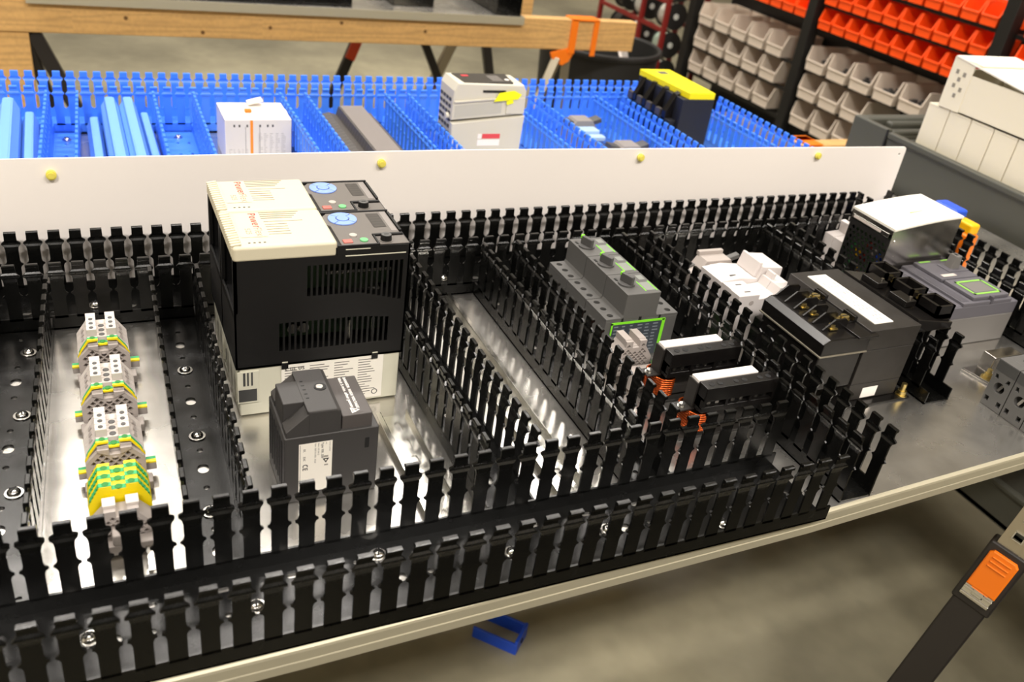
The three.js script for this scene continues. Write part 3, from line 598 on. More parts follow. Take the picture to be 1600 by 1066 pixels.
// ---------------------------------------------------------------- big transformer
{
  const t = thing('power_transformer', 'big black power transformer with a long white label across its top', 'transformer', [755.5, 0.3, -148], 0);
  // local x: core -36.5..36.5, z -134..0
  part('core', [B(-36.5, 36.5, 68, 92.5, -134, 0, 0.8), B(-36.5, 36.5, 24, 67.4, -134, 0, 0.8), B(-36.5, 36.5, 3, 23.4, -134, 0, 0.8), B(-34, 34, 0.8, 92, -130, -4)], M.lamination, t);
  part('foot', [B(-50, 52, 0, 2.4, -14, 10, 0.6), B(-50, 52, 0, 2.4, -146, -122, 0.6)], M.bakelite, t);
  part('nameplate', B(-21, 6, 92.4, 93.4, -122, -12), M.psuWhite, t);
  decal('nameplate_print', 107, 25, MWP, t, g => { g.rotateX(-Math.PI / 2); g.rotateY(-Math.PI / 2); g.translate(-7.5, 93.5, -67); });
  part('small_label', rot(B(-16, 6, 5, 18, 0, 0.4), 'Z', 0.02, [0, 10, 0]), M.white, t);
  // left winding cover
  part('winding_cover', [E('xy', [[-36, 70], [-100, 70], [-100, 84], [-92, 89], [-36, 89]].reverse(), -98, 2, 1.2), B(-98, -36, 22, 71, -96, -2, 3)], M.bakelite, t);
  part('cover_edge', B(-101.2, -36, 68.6, 70.6, -99, 3.2, 0.6), std(0x8d8778, 0.4, { metalness: 0.7 }), t);
  part('cover_lip', [B(-58, -30, 88, 91, -100, 6, 0.8)], M.bakelite, t);
  for (let k = 0; k < 6; k++) {
    const z = -96 + k * 15.5; const p = E('xy', [[-88, 84], [-56, 84], [-56, 98], [-60, 101], [-74, 101], [-88, 90]], z, z + 2.2, 0.3);
    part('barrier', p, M.bakelite, t);
  }
  for (const z of [-80, -33]) { const s = part('terminal_screw', [C(4.6, 3.4, -49, 95, z + 4, 'y', 16), C(6, 1, -49, 93, z + 4, 'y', 16), B(-60, -50, 91, 93.5, z + 1, z + 8)], M.brass, t); part('screw_slot_shade', B(-53, -45, 96.4, 97, z + 3.5, z + 4.5), M.dark, s); part('screw_block', [B(-56, -38, 86, 92.6, z - 4, z + 11, 0.6), B(-43, -38, 92, 99, z - 6, z + 12, 0.6)], M.bakelite, t); }
  for (const z of [-64, -18, -48]) part('terminal_screw', [C(3.6, 4, -76, 93, z, 'y', 14), B(-80, -70, 90, 91.6, z - 4, z + 4)], M.brass, t);
  // right fuse side
  part('fuse_deck', E('xy', [[37, 78], [94, 78], [94, 86], [37, 95]], -126, -6, 1), M.bakelite, t);
  for (const [z, n] of [[-104, 1], [-60, 1]]) { part('fuse_clip', [B(44, 60, 94, 101, z, z + 26, 0.8)], M.bakelite, t); part('fuse_pin', C(1.8, 6, 53, 102, z + 22, 'y', 12), M.alu, t); }
  for (const z of [-122, -82, -42]) { part('fuse_holder', [B(70, 74, 88, 104, z, z + 30), B(92, 96, 88, 104, z, z + 30), B(70, 96, 88, 104, z, z + 3), B(70, 96, 88, 104, z + 27, z + 30), B(70, 96, 86, 94, z, z + 30)], M.bakelite, t); }
  for (const z of [-87, -47]) part('terminal_screw', [C(4, 4, 82, 97, z, 'y', 14), C(5.4, 1, 82, 94.8, z, 'y', 14)], M.brass, t);
  part('hold_down_bolt', [C(3, 17, 44, 9, 4, 'y', 14), C(5.4, 5, 44, 6, 4, 'y', 6), C(6.6, 1.2, 44, 3, 4, 'y', 18)], M.brass, t);
}
// ---------------------------------------------------------------- power supply
{
  const t = thing('power_supply', 'silver power supply with a curved white top and a perforated left side', 'power supply', [922, 0.3, -330], 0);
  // local x 0..118, z -74..0
  const curve = x => 114 + 13 * Math.sin(Math.min(1, x / 118) * 1.35) - 0.02 * 0;
  const side = []; for (let k = 0; k <= 16; k++) side.push([118 * k / 16, curve(118 * k / 16) - 2]);
  part('side_plate', [E('xy', [[0, 5], ...side.slice().map(q => q), [118, 5]].reverse(), -1.4, 0, 0.3), E('xy', [[0, 5], ...side, [118, 5]].reverse(), -74, -72.6, 0.3), B(116.6, 118, 5, 122, -73, -1), B(0, 118, 5, 6.5, -73, -1)], M.alu, t);
  const top = [...side.map(q => [q[0], q[1] + 2]), ...side.slice().reverse().map(q => [q[0], q[1] - 1.2])];
  part('top_cover', E('xy', top.reverse(), -76, 1.6, 0.6), M.psuWhite, t);
  part('green_mark', rot(B(52, 74, curve(62) + 0.1, curve(62) + 0.6, -30, -28), 'Z', 0.06, [62, curve(62), 0]), std(0xb9d98a, 0.5), t);
  // perforated side
  const holes = []; for (let i = 0; i < 9; i++) for (let j = 0; j < 12; j++) { const z = -69 + i * 8 + (j % 2 ? 4 : 0), y = 16 + j * 6.6; if (z > -5 || z < -69.5) continue; holes.push([[z - 3.3, y], [z, y - 2.9], [z + 3.3, y], [z, y + 2.9]]); }
  part('mesh_side', E('zy', shapeOf([[-73, 6], [-1, 6], [-1, 98], [-73, 98]], holes), 0, 1), M.driveBlack, t);
  part('side_trim', [B(0, 4, 99, 105, -73, -6, 0.8), B(0.5, 3, 105, 111, -73, -1)], M.alu, t);
  part('side_slot', B(-0.6, 0.4, 100.5, 103.5, -70, -20), M.termLight, t);
  const cols = [std(0x2f7a40, 0.5), M.red, M.blueClamp, M.clampYellow, M.termGrey];
  for (let k = 0; k < 12; k++) part('circuit_component', B(4, 10, 12 + (k * 37) % 70, 22 + (k * 37) % 70, -66 + (k * 23) % 56, -58 + (k * 23) % 56, 1), cols[k % 5], t);
  part('circuit_board', B(9, 12, 8, 96, -71, -3), std(0x3d5a3a, 0.6), t);
  part('side_screw', [C(1.8, 1, 8, 96, 0.3, 'z', 12), C(1.6, 1, 60, 120, 0.3, 'z', 12), C(1.8, 0.8, 76, 60, 0.3, 'z', 12)], M.zinc, t);
}
// ---------------------------------------------------------------- moulded case breaker
{
  const t = thing('moulded_case_breaker', 'grey moulded case circuit breaker with a grey toggle and green-framed plates', 'circuit breaker', [938, 0.3, -220], 0);
  // local x 0..118, z -104..0
  part('base', [B(0, 118, 0.5, 40, -104, 0, 1.2)], M.mccbLight, t);
  part('case', [B(0, 118, 40, 57, -104, 0, 1.2), B(17, 104, 57, 62, -106, 0, 1), B(9, 18, 52, 58, -104, -2, 1)], M.mccb, t);
  part('side_groove_shade', [B(5, 8, 56.6, 57.6, -102, -3), B(18, 30, 61.6, 62.4, -102, -5)], M.mccbShade, t);
  part('front_plate', [B(34, 100, 62, 67, -104, -54, 1.2), B(36, 100, 62, 67, -52, -4, 1.2)], M.mccb, t);
  const fr = (x0, x1, z0, z1) => [B(x0, x1, 66.8, 67.5, z0, z0 + 3), B(x0, x1, 66.8, 67.5, z1 - 3, z1), B(x0, x0 + 3, 66.8, 67.5, z0, z1), B(x1 - 3, x1, 66.8, 67.5, z0, z1)];
  const gfm = std(0x86bf4c, 0.5); part('green_frame', fr(44, 92, -44, -10), gfm, t); part('green_mark', B(40, 60, 66.8, 67.4, -102, -99), gfm, t); part('green_mark', B(80, 96, 66.8, 67.4, -102, -99), gfm, t);
  part('plate_print', B(50, 86, 66.8, 67.3, -39, -15), M.mccbLight, t); part('white_mark', B(42, 66, 66.8, 67.4, -65, -59), M.termLight, t);
  part('notch_shade', [B(64, 68, 58, 67.4, -4.6, 0.6)], M.mccbShade, t);
  const tg = part('toggle', [E('xy', [[70, 66], [86, 66], [83, 86], [73, 86]], -86, -74, 1)], M.mccbLight, t); part('toggle_slot_shade', B(76, 80, 85.6, 86.3, -83, -78), M.dark, tg);
  part('toggle_seat', [B(62, 98, 66, 68.5, -90, -68, 0.8)], M.mccb, t);
  part('corner_hole_shade', [C(3.4, 0.6, 7, 57.2, -8, 'y', 14), C(3, 0.6, 110, 57.2, -8, 'y', 14)], M.mccbShade, t);
}
// ---------------------------------------------------------------- lug blocks and ground bar on the right
{
  for (let k = 0; k < 3; k++) {
    const t = thing('lug_block', ['grey power lug block nearest the ground bar, first of the row at the right edge', 'second grey power lug block of the row at the right edge', 'third grey power lug block, cut by the right edge'][k], 'lug block', [893, 0.3, -112.5 + k * 27.6], 0);
    part('body', [E('zy', shapeOf([[0.5, 0], [27, 0], [27, 59], [0.5, 59]], [circlePath(14, 27, 6.6), [[3, 6], [8, 6], [8, 12], [3, 12]], [[19, 6], [24, 6], [24, 12], [19, 12]], [[4, 36], [9, 36], [7, 41], [4, 41]], [[18, 36], [23, 36], [23, 41], [20, 41]]]), 0, 14, 0.4), B(14, 92, 0, 59, 0.5, 27, 0.6)], M.siemens, t);
    part('socket', [C(6.2, 1, 12, 27, 14, 'x', 20)], M.alu, t); part('lug_bolt', [rot(B(2, 11, 22, 32, 13, 16), 'X', 0.4, [6, 27, 14])], M.alu, t);
    part('top_hole_shade', [C(3, 0.6, 26, 59.1, 14, 'y', 16), C(5, 0.6, 46, 59.1, 12, 'y', 16)], M.dark, t);  // flat dark discs, hole shade given as colour
    part('upper_band', B(-0.5, 0.3, 46, 58, 1, 26.6), M.siemensDark, t);
  }
  const g = thing('ground_bar', 'bright metal ground lug with a brass bolt behind the grey lug blocks', 'lug', [930, 0.3, -168], 0);
  part('strap', [E('xz', [[0, -4], [70, -4], [70, 40], [8, 40]], 0, 3, 0.5), B(22, 70, 3, 26, -2, 16, 1.5)], M.alu, g);
  part('bolt', [C(7, 2, 12, 4, 22, 'y', 20), C(5, 5, 12, 7, 22, 'y', 6), C(2.8, 9, 12, 11, 22, 'y', 14)], M.brass, g);
}
// ---------------------------------------------------------------- clamp beside the power supply and the clamp under the panel
{
  const t = thing('hand_clamp', 'blue, yellow and orange hand clamp standing behind the silver power supply', 'clamp', [1162, 0.3, -430], 0);
  part('blue_bar', [B(-14, 12, 0, 89, -34, 10, 4)], M.blueClamp, t);
  part('yellow_grip', B(-10, 10, 62, 79, 8, 40, 4), M.clampYellow, t);
  part('orange_body', B(-14, 10, 0, 64, 12, 44, 4), M.orange, t);
}
// ---------------------------------------------------------------- things lying between the blue ducts
{
  const spots = [[-103, 66, 14], [-77, 44, 11], [11, 36, 11], [36, 68, 13], [62, 68, 12.5], [85, 43, 10]];
  const labels = ['tall pale blue rail at the far left of the blue group', 'low pale blue rail left of the first blue duct', 'low pale blue rail, leftmost of the middle bundle', 'tall pale blue rail, left of two tall ones in the middle bundle', 'tall pale blue rail, right of two tall ones in the middle bundle', 'low pale blue rail, rightmost of the middle bundle'];
  spots.forEach(([x, h, w], i) => {
    const t = thing('plastic_rail', labels[i], 'rail', [x, -25.7, -1090], 0, 'pale blue plastic rails between the blue ducts');
    part('profile', [E('xy', [[-w, 0], [w, 0], [w, h - 16], [w * 0.55, h - 2], [w * 0.5, h], [-w * 0.5, h], [-w * 0.62, h - 6], [-w, h - 14]], 0, 400, 0.6)], M.blueRail, t);
    part('groove', [B(-w * 0.36, w * 0.36, h - 0.4, h + 0.9, 0.5, 400)], M.blueRail, t);
  });
}
const cartonPrint = canvasTex(512, 384, (g, w, h) => {
  g.fillStyle = '#d9d4cb'; g.fillRect(0, 0, w, h); g.fillStyle = '#9b968e'; let k = 8;
  for (let r = 0; r < 14; r++) for (let c = 0; c < 5; c++) { k = (k * 1103515245 + 12345) & 0x7fffffff; g.fillRect(250 + c * 46, 120 + r * 16, 14 + k % 26, 4); if (r > 8) g.fillRect(24 + c * 34, 120 + r * 16, 8 + k % 20, 4); }
  g.fillStyle = '#3c3a36'; for (const x of [60, 100, 160, 260, 320, 360]) g.fillRect(x, 40, 14, 22); g.fillRect(152, 60, 3, 300); g.fillRect(262, 60, 3, 300);
  g.fillStyle = '#f08a1c'; g.fillRect(190, 0, 22, h);
});
{
  const t = thing('carton', 'white printed carton with an orange stripe standing among the blue ducts', 'carton', [242, -25.7, -975], 0);
  // local x -50..50, z -85..0
  part('box', [B(-50, 52, 0, 70, -85, 0, 1)], M.white, t);
  part('lid_flap', [rot(B(-50, 52, 69.6, 71, -44, -1), 'X', 0.1, [0, 70, -44]), rot(B(-50, 52, 69.6, 71, -84, -44), 'X', -0.12, [0, 70, -44]), rot(B(-4, 20, 74, 75, -84, -62), 'Z', 0.25, [0, 75, -70])], M.cartonLid = std(0xf1ead9, 0.55), t);
  decal('print', 100, 68, new THREE.MeshPhysicalMaterial({ map: cartonPrint, roughness: 0.55 }), t, g => g.translate(1, 35, 0.2));
  part('orange_seal', [B(-14, -4, 70.6, 74.8, -40, -32, 0.4)], M.orange, t);
}
{
  // rows of thin black terminal strips
  const t = thing('terminal_row', 'long row of thin dark grey terminals between the blue ducts', 'terminal row', [414, -25.7, -1080], 0);
  const g = ready(E('xy', [[-50, 0], [50, 0], [50, 34], [40, 46], [28, 46], [26, 56], [-18, 58], [-22, 44], [-34, 48], [-50, 44]], 0, 6, 0.4, undefined, 1));
  const mats = [std(0x4a4644, 0.5), std(0x54504c, 0.5)];
  for (let k = 0; k < 52; k++) part('terminal', g, mats[k % 2], t, [0, 0, k * 6.6]);
  part('top_strip', [...Array(52).keys()].map(k => B(-15, 24, 57, 59, k * 6.6 + 0.6, k * 6.6 + 5.2)), std(0x8d8682, 0.5), t);
}
{
  const t = thing('variable_frequency_drive', 'beige drive with a dark display and a yellow note standing among the blue ducts', 'drive', [598, -25.7, -900], 0);
  // local x -65..65, z -66..0
  part('housing', [E('xy', [[-62, 0], [62, 0], [65, 100], [-64, 88]], -64, 0, 2), E('xy', [[-64, 92], [65, 102], [64, 140], [58, 150], [-58, 152], [-64, 140]], -64, -3, 2)], M.devGrey, t);
  part('recess', [E('xy', [[-60, 96], [22, 104], [22, 124], [-60, 116]], -3.4, -2.6)], std(0xb8b5a8, 0.5), t);
  part('ledge', [rot(B(-62, 24, 124, 127, -6, 0, 1), 'Z', 0.08, [-20, 124, 0]), B(30, 62, 103, 130, -4, -1, 1)], M.devGrey, t);
  part('display_panel', [E('xz', [[-50, -58], [46, -58], [40, -8], [-46, -8]], 150, 153, 0.6)], std(0x3b3732, 0.35), t);
  part('red_mark', B(-38, -26, 152.6, 153.4, -48, -40), std(0xc9353c, 0.5), t); part('display_window', [B(6, 26, 152.6, 153.3, -46, -14)], M.panelGrey, t); part('white_key', C(4, 1.2, 34, 153.2, -22, 'y', 16), M.white, t);
  part('yellow_note', [E('xy', [[6, 124], [48, 128], [54, 136], [40, 142], [14, 138]], 0, 1), rot(B(28, 40, 120, 126, 0, 1), 'Z', 0.3, [34, 124, 0])], M.stickyYellow, t);
  part('slot', B(-14, 26, 138, 141.5, -3.4, -1.6), M.dark, t);
  part('warning_label', [B(-8, 24, 62, 70, 0, 0.5)], std(0xd9474d, 0.5), t); part('white_label', [B(-16, 24, 50, 60, 0, 0.5), B(-16, -9, 62, 70, 0, 0.5)], M.white, t);
  part('latch', [B(-26, 0, 31, 38, -0.5, 1.2, 0.5), B(2, 28, 31, 38, -0.5, 1.2, 0.5)], std(0x9f9c92, 0.5), t);
  part('vent', [0, 1, 2, 3, 4, 5, 6, 7, 8, 9].flatMap(j => [0, 1, 2, 3].map(i => B(-65.2, -62, 22 + j * 11, 27 + j * 11, -58 + i * 13, -50 + i * 13))), M.siemensDark, t);  // dark boxes on the side wall, painted shade of the vent openings
  part('side_peg', C(5, 8, -66, 96, -16, 'x', 14), M.devGrey, t);
}
for (const [x, z, lab] of [[846, -1010, 'rear grey terminal clamp with two black ears inside the blue ducts'], [868, -872, 'front grey terminal clamp with two black ears inside the blue ducts']]) {
  const t = thing('terminal_clamp', lab, 'terminal', [x, -25.7, z], 0);
  part('body', E('xy', [[-34, 0], [34, 0], [32, 34], [16, 54], [-16, 54], [-32, 36]], -34, 0, 1), std(0x8a8480, 0.5), t);
  part('ear', [rot(B(-40, -18, 42, 50, -28, -6, 1), 'Z', -0.2, [-18, 46, 0])], M.knob, t); part('ear', [rot(B(18, 40, 42, 50, -28, -6, 1), 'Z', 0.3, [18, 46, 0])], M.knob, t);
  part('clear_insert', [B(-22, 20, 36, 44, 0, 26, 2), B(-10, 24, 30, 38, 26, 44, 2)], std(0xa9c4e2, 0.3), t);
}
{
  const t = thing('safety_contactor', 'black control unit with a bright yellow top among the blue ducts', 'contactor', [1022, -25.7, -924], 0);
  // local x -38..38, z -158..0 ; y to 136
  part('body', [B(-30, 40, 0, 122, -158, 0, 1.5), B(-46, -30, 0, 80, -158, -10, 1)], M.navy, t);
  part('yellow_cover', [E('xz', [[-32, -156], [36, -156], [38, -24], [38, 0], [-18, 0]], 122, 134, 1.2)], M.safetyYellow, t);
  for (let k = 0; k < 4; k++) { part('terminal_tooth', E('xy', [[-46, 76], [-30, 76], [-22, 128], [-30, 124], [-46, 92]], -36 - k * 36, -24 - k * 36, 0.5), M.bakelite, t); part('terminal_grip', B(-47.5, -40, 78, 92, -58 - k * 34, -42 - k * 34, 1), std(0x46423f, 0.4), t); }
  part('logo', [B(-6, 14, 133.8, 134.3, -140, -122)], M.siemens, t);
}
// ---------------------------------------------------------------- sawhorse beam under the blue panel
{
  const t = thing('sawhorse', 'sawhorse under the blue group, its pale beam end and orange bracket showing at the right', 'sawhorse', [0, 0, 0]);
  part('beam', B(300, 1622, -132, -43, -1090, -1052, 6), M.wood, t);
  part('bracket', [B(1440, 1480, -150, -38, -1098, -1044, 2), B(1440, 1480, -42, -38, -1100, -1040)], M.orange, t);
  for (const [a, b] of [[[1455, -130, -1060], [1330, -799, -880]], [[1455, -130, -1085], [1330, -798, -1260]], [[420, -130, -1060], [560, -798, -880]], [[420, -130, -1085], [560, -798, -1260]]]) part('leg', bar(a, b, 38, 24, 3), M.legBlack, t);
}
{
  const t = thing('sawhorse', 'sawhorse carrying the front panel, its leg with an orange latch at the lower right', 'sawhorse', [0, 0, 0]);
  part('beam', B(500, 1340, -115, -26, -330, -292, 2), M.wood, t);
  const P = k => [898 - 41 * k / 168, -182 - k, -10 - 0.02 * k];   // a point k mm further down the leg
  const dir = new THREE.Vector3(-41, -168, -3.4).normalize();
  const view = new THREE.Vector3(-9, 512, 420).sub(new THREE.Vector3(...P(0))); view.addScaledVector(dir, -view.dot(dir)).normalize();
  const basis = new THREE.Matrix4().makeBasis(new THREE.Vector3().crossVectors(dir, view).normalize().negate(), dir.clone().negate(), view.clone());
  // leg section turned to face the front left; its own frame: x across, y up the leg, z out of its face
  basis.setPosition(...P(0));
  const on = gs => gs.map(g => g.applyMatrix4(basis));
  const leg = part('leg', on([B(-20, 20, -634, -12, -13, 13, 3), B(-23, 23, -40, 46, -16, 14, 3)]), M.legBlack, t);
  part('rubber_foot', on([B(-24, 24, -636, -606, -18, 18, 5)]), M.rubber, leg);
  const ext = part('leg_extension', on([E('xy', shapeOf([[-17, 20], [17, 20], [17, 155], [-17, 155]], [0, 1, 2, 3].map(k => [[-7, 60 + k * 24], [3, 60 + k * 24], [3, 69 + k * 24], [-7, 69 + k * 24]])), 8, 10, 0.4), B(-17, -15, 20, 155, -10, 9), B(15, 17, 20, 155, -10, 9), B(8, 10, 20, 155, 9, 11)]), M.steelLeg, t);
  part('hole_rim', on([0, 1, 2, 3].flatMap(k => [B(-8.4, -7, 59 + k * 24, 70 + k * 24, 9.4, 11.4), B(3, 4.4, 59 + k * 24, 70 + k * 24, 9.4, 11.4), B(-8.4, 4.4, 58.6 + k * 24, 60 + k * 24, 9.4, 11.4), B(-8.4, 4.4, 69 + k * 24, 70.4 + k * 24, 9.4, 11.4)])), M.zinc, ext);
  const latch = part('latch', on([E('xy', shapeOf([[-17, -14], [17, -14], [17, 34], [13, 38], [-13, 38], [-17, 34]], [[[-8, -16], [8, -16], [8, 2], [4, 8], [-4, 8], [-8, 2]]].map(h => h.map(q => [q[0], Math.max(q[1], -13)]))), 12, 19, 1.6), B(-11, 11, 18, 20, 18, 20.2, 0.8), B(-11, 11, 24, 26, 18, 20.2, 0.8), B(-11, 11, 30, 32, 18, 20.2, 0.8)]), M.orange, t);
  part('latch_spring', on([B(-17, 17, -30, -14, 12, 17, 1), B(-17, 17, -28, -25, 16, 18.4, 0.6), B(-17, 17, -20, -17, 16, 18.4, 0.6), B(-7, 7, -24, 6, 13, 18, 2)]), M.zinc, latch);
}

{
  const t = thing('bracket', 'small blue U-shaped bracket lying on the floor under the front panel', 'bracket', [606, FLOOR, -560], 0.75);
  part('back', [B(-26, 26, 0, 34, 22, 28, 1.5)], M.blueClamp, t); part('arm', [B(-27, -22, 0, 26, -60, 28, 1.5)], M.blueClamp, t); part('arm', [B(22, 27, 0, 30, -66, 28, 1.5)], M.blueClamp, t);
  part('bolt', C(5, 2, -4, 18, 28.5, 'z', 14), M.dark, t);
}
// ---------------------------------------------------------------- far table: beams, bare panel with black ducts
{
  const t = thing('sawhorse', 'far sawhorse with a long pale wooden beam and an orange bracket behind the blue ducts', 'sawhorse', [0, 0, 0]);
  const beam = part('beam', B(-700, 1592, -102, -13, -2090, -2052, 2.5), M.wood, t);
  part('beam_knot', [[120, -60], [470, -70], [300, -88], [660, -50], [900, -64]].map(([x, y]) => C(5, 0.6, x, y, -2051.9, 'z', 12)), std(0x6b4a20, 0.7), beam);
  part('support_board', B(-430, -98, -330, -103, -2086, -2056, 2), M.wood, t);
  part('bracket', [B(1362, 1384, -112, -10, -2052, -2046, 1), B(1440, 1456, -118, -10, -2052, -2046, 1), B(1362, 1456, -15, -9, -2096, -2046, 1), E('xy', [[1384, -96], [1362, -96], [1306, -112], [1312, -128], [1350, -150], [1372, -136], [1384, -112]].reverse(), -2060, -2050, 1), B(1380, 1440, -112, -96, -2094, -2090)], M.orange, t);
  for (const [a, b] of [[[1335, -130, -2062], [1040, -796, -1930]], [[1375, -130, -2075], [1415, -796, -2100]], [[-90, -104, -2075], [190, -796, -2075]], [[-110, -104, -2075], [40, -796, -2230]]]) part('leg', bar(a, b, 34, 26, 3), a[0] > 0 ? M.steelLeg : M.legBlack, t);
}
{
  const t = thing('sawhorse', 'second far sawhorse with crossing black and grey legs under the bare panel', 'sawhorse', [0, 0, 0]);
  part('beam', B(500, 1400, -100, -20, -2438, -2400, 2.5), M.wood, t);
  const L1 = part('leg', bar([840, -98, -2412], [560, -796, -2412], 30, 24, 3), M.legBlack, t); part('latch', bar([816, -152, -2396], [782, -238, -2396], 30, 14, 2), std(0xd8481c, 0.45), L1);
  const L2 = part('leg', bar([990, -98, -2412], [1340, -796, -2412], 26, 22, 3), M.legBlack, t); part('latch', bar([1095, -318, -2396], [1130, -388, -2396], 30, 14, 2), std(0xd8481c, 0.45), L2);
  part('leg', bar([1172, -98, -2425], [874, -796, -2425], 32, 22, 3), M.steelLeg, t);
  part('leg', bar([1235, -98, -2425], [1405, -796, -2425], 30, 24, 3), M.legBlack, t);
}
{
  const t = thing('metal_panel', 'bare galvanised panel with black ducts on the far wooden beam', 'metal panel', [0, -13, 0]);
  part('sheet', B(-95, 1198, 0.4, 3, -2900, -2040), M.galv, t);
  part('front_flange', B(-95, 1198, -19, 3.2, -2041.5, -2039), M.galvLip, t);
  const d = (name, x0, x1, z0, z1, h) => { const q = part(name, [B(x0, x1, 3, 5, z0, z1), B(x0, x1, 3, h, z1 - 2, z1), B(x0, x1, 3, h, z0, z0 + 2), B(x1 - 2, x1, 3, h, z0, z1), B(x0, x0 + 2, 3, h, z0, z1)], M.black, t); return q; };
}
tag(struct0('wire_duct', [B(120, 690, -9.6, -8, -2160, -2064), B(120, 690, -9.6, 10, -2066, -2064), B(120, 690, -9.6, 60, -2162, -2160), B(688, 690, -9.6, 20, -2160, -2066)], M.black), 'long black wire duct lying on the far bare panel at the top of the picture', 'wire duct');
tag(struct0('wire_duct', [B(820, 940, -9.6, -8, -2800, -2110), B(820, 822, -9.6, 30, -2800, -2110), B(938, 940, -9.6, 30, -2800, -2110)], M.black), 'short black duct end in the middle of the far bare panel', 'wire duct');
tag(struct0('wire_duct', [B(1112, 1190, -9.6, -8, -2880, -2052), B(1112, 1114, -9.6, 40, -2880, -2052), B(1188, 1190, -9.6, 40, -2880, -2052)], M.black), 'black duct along the right end of the far bare panel', 'wire duct');
function struct0(name, gs, m) { return part(name, gs, m); }
{
  const t = thing('trash_can', 'big round black tub standing behind the wooden beam', 'tub', [1640, FLOOR, -2330], 0);
  const pr = [[165, 0], [172, 4], [205, 640], [214, 644], [214, 660], [204, 662], [198, 654], [166, 12], [0, 10]].map(p => new THREE.Vector2(p[0], p[1]));
  part('shell', new THREE.LatheGeometry(pr, 40), M.rubber, t);
  part('handle', [B(-30, 30, 560, 580, 196, 214, 4)], M.rubber, t);
  const paper = thing('paper', 'crumpled white paper sticking out of the black tub', 'paper', [1720, -190, -2300], 0.4);
  part('sheet', [rot(B(-14, 14, -40, 60, 0, 2), 'X', -0.5), rot(B(0, 26, -40, 50, 4, 6), 'Z', 0.5)], M.white, paper);
}
// ---------------------------------------------------------------- wire spool rack in dark red
{
  const X = 2160;
  const t = thing('spool_rack', 'dark red steel rack holding reels of wire left of the beige bins', 'rack', [X, FLOOR, -3060], 0);
  for (const z of [-190, 150, 330]) part('post', [B(-9, 9, 0, 1150, z - 9, z + 9, 2), B(175, 193, 0, 1150, z - 9, z + 9, 2)], M.red, t);
  for (const y of [380, 500, 610, 720, 830, 950]) part('rail', [B(-7, 7, y, y + 14, -190, 330), B(177, 191, y, y + 14, -190, 330)], M.red, t);
  const sp = [], cols = [M.spoolWhite, std(0xc7d6c4, 0.45), M.spoolWhite, std(0x2f2d2b, 0.5), M.spoolWhite, std(0xd9d6cb, 0.45), std(0x403c38, 0.5), M.spoolWhite, std(0xb9cdbb, 0.45), M.spoolWhite, std(0x55504a, 0.5), M.spoolWhite];
  const words = ['top left', 'top middle', 'top right', 'second row left', 'second row middle', 'second row right', 'third row left', 'third row middle', 'third row right', 'bottom left', 'bottom middle', 'bottom right'];
  const names = ['white', 'pale green', 'white', 'black', 'white', 'cream', 'black', 'white', 'pale green', 'white', 'grey', 'white'];
  [770, 660, 545, 430].forEach((y, r) => [-120, 40, 230].forEach((z, c) => {
    const i = r * 3 + c, s = thing('wire_reel', names[i] + ' reel of wire on the red rack, ' + words[i], 'reel', [X + 92, FLOOR + y, -3060 + z], 0, 'reels of wire on the red rack');
    part('flange', C(54, 4, 0, 0, -34, 'z', 26), M.rubber, s); part('flange', C(54, 4, 0, 0, 34, 'z', 26), M.rubber, s); part('wire', C(46, 62, 0, 0, 0, 'z', 26), cols[i], s); part('hub', C(12, 78, 0, 0, 0, 'z', 14), M.spoolWhite, s);
  }));
}
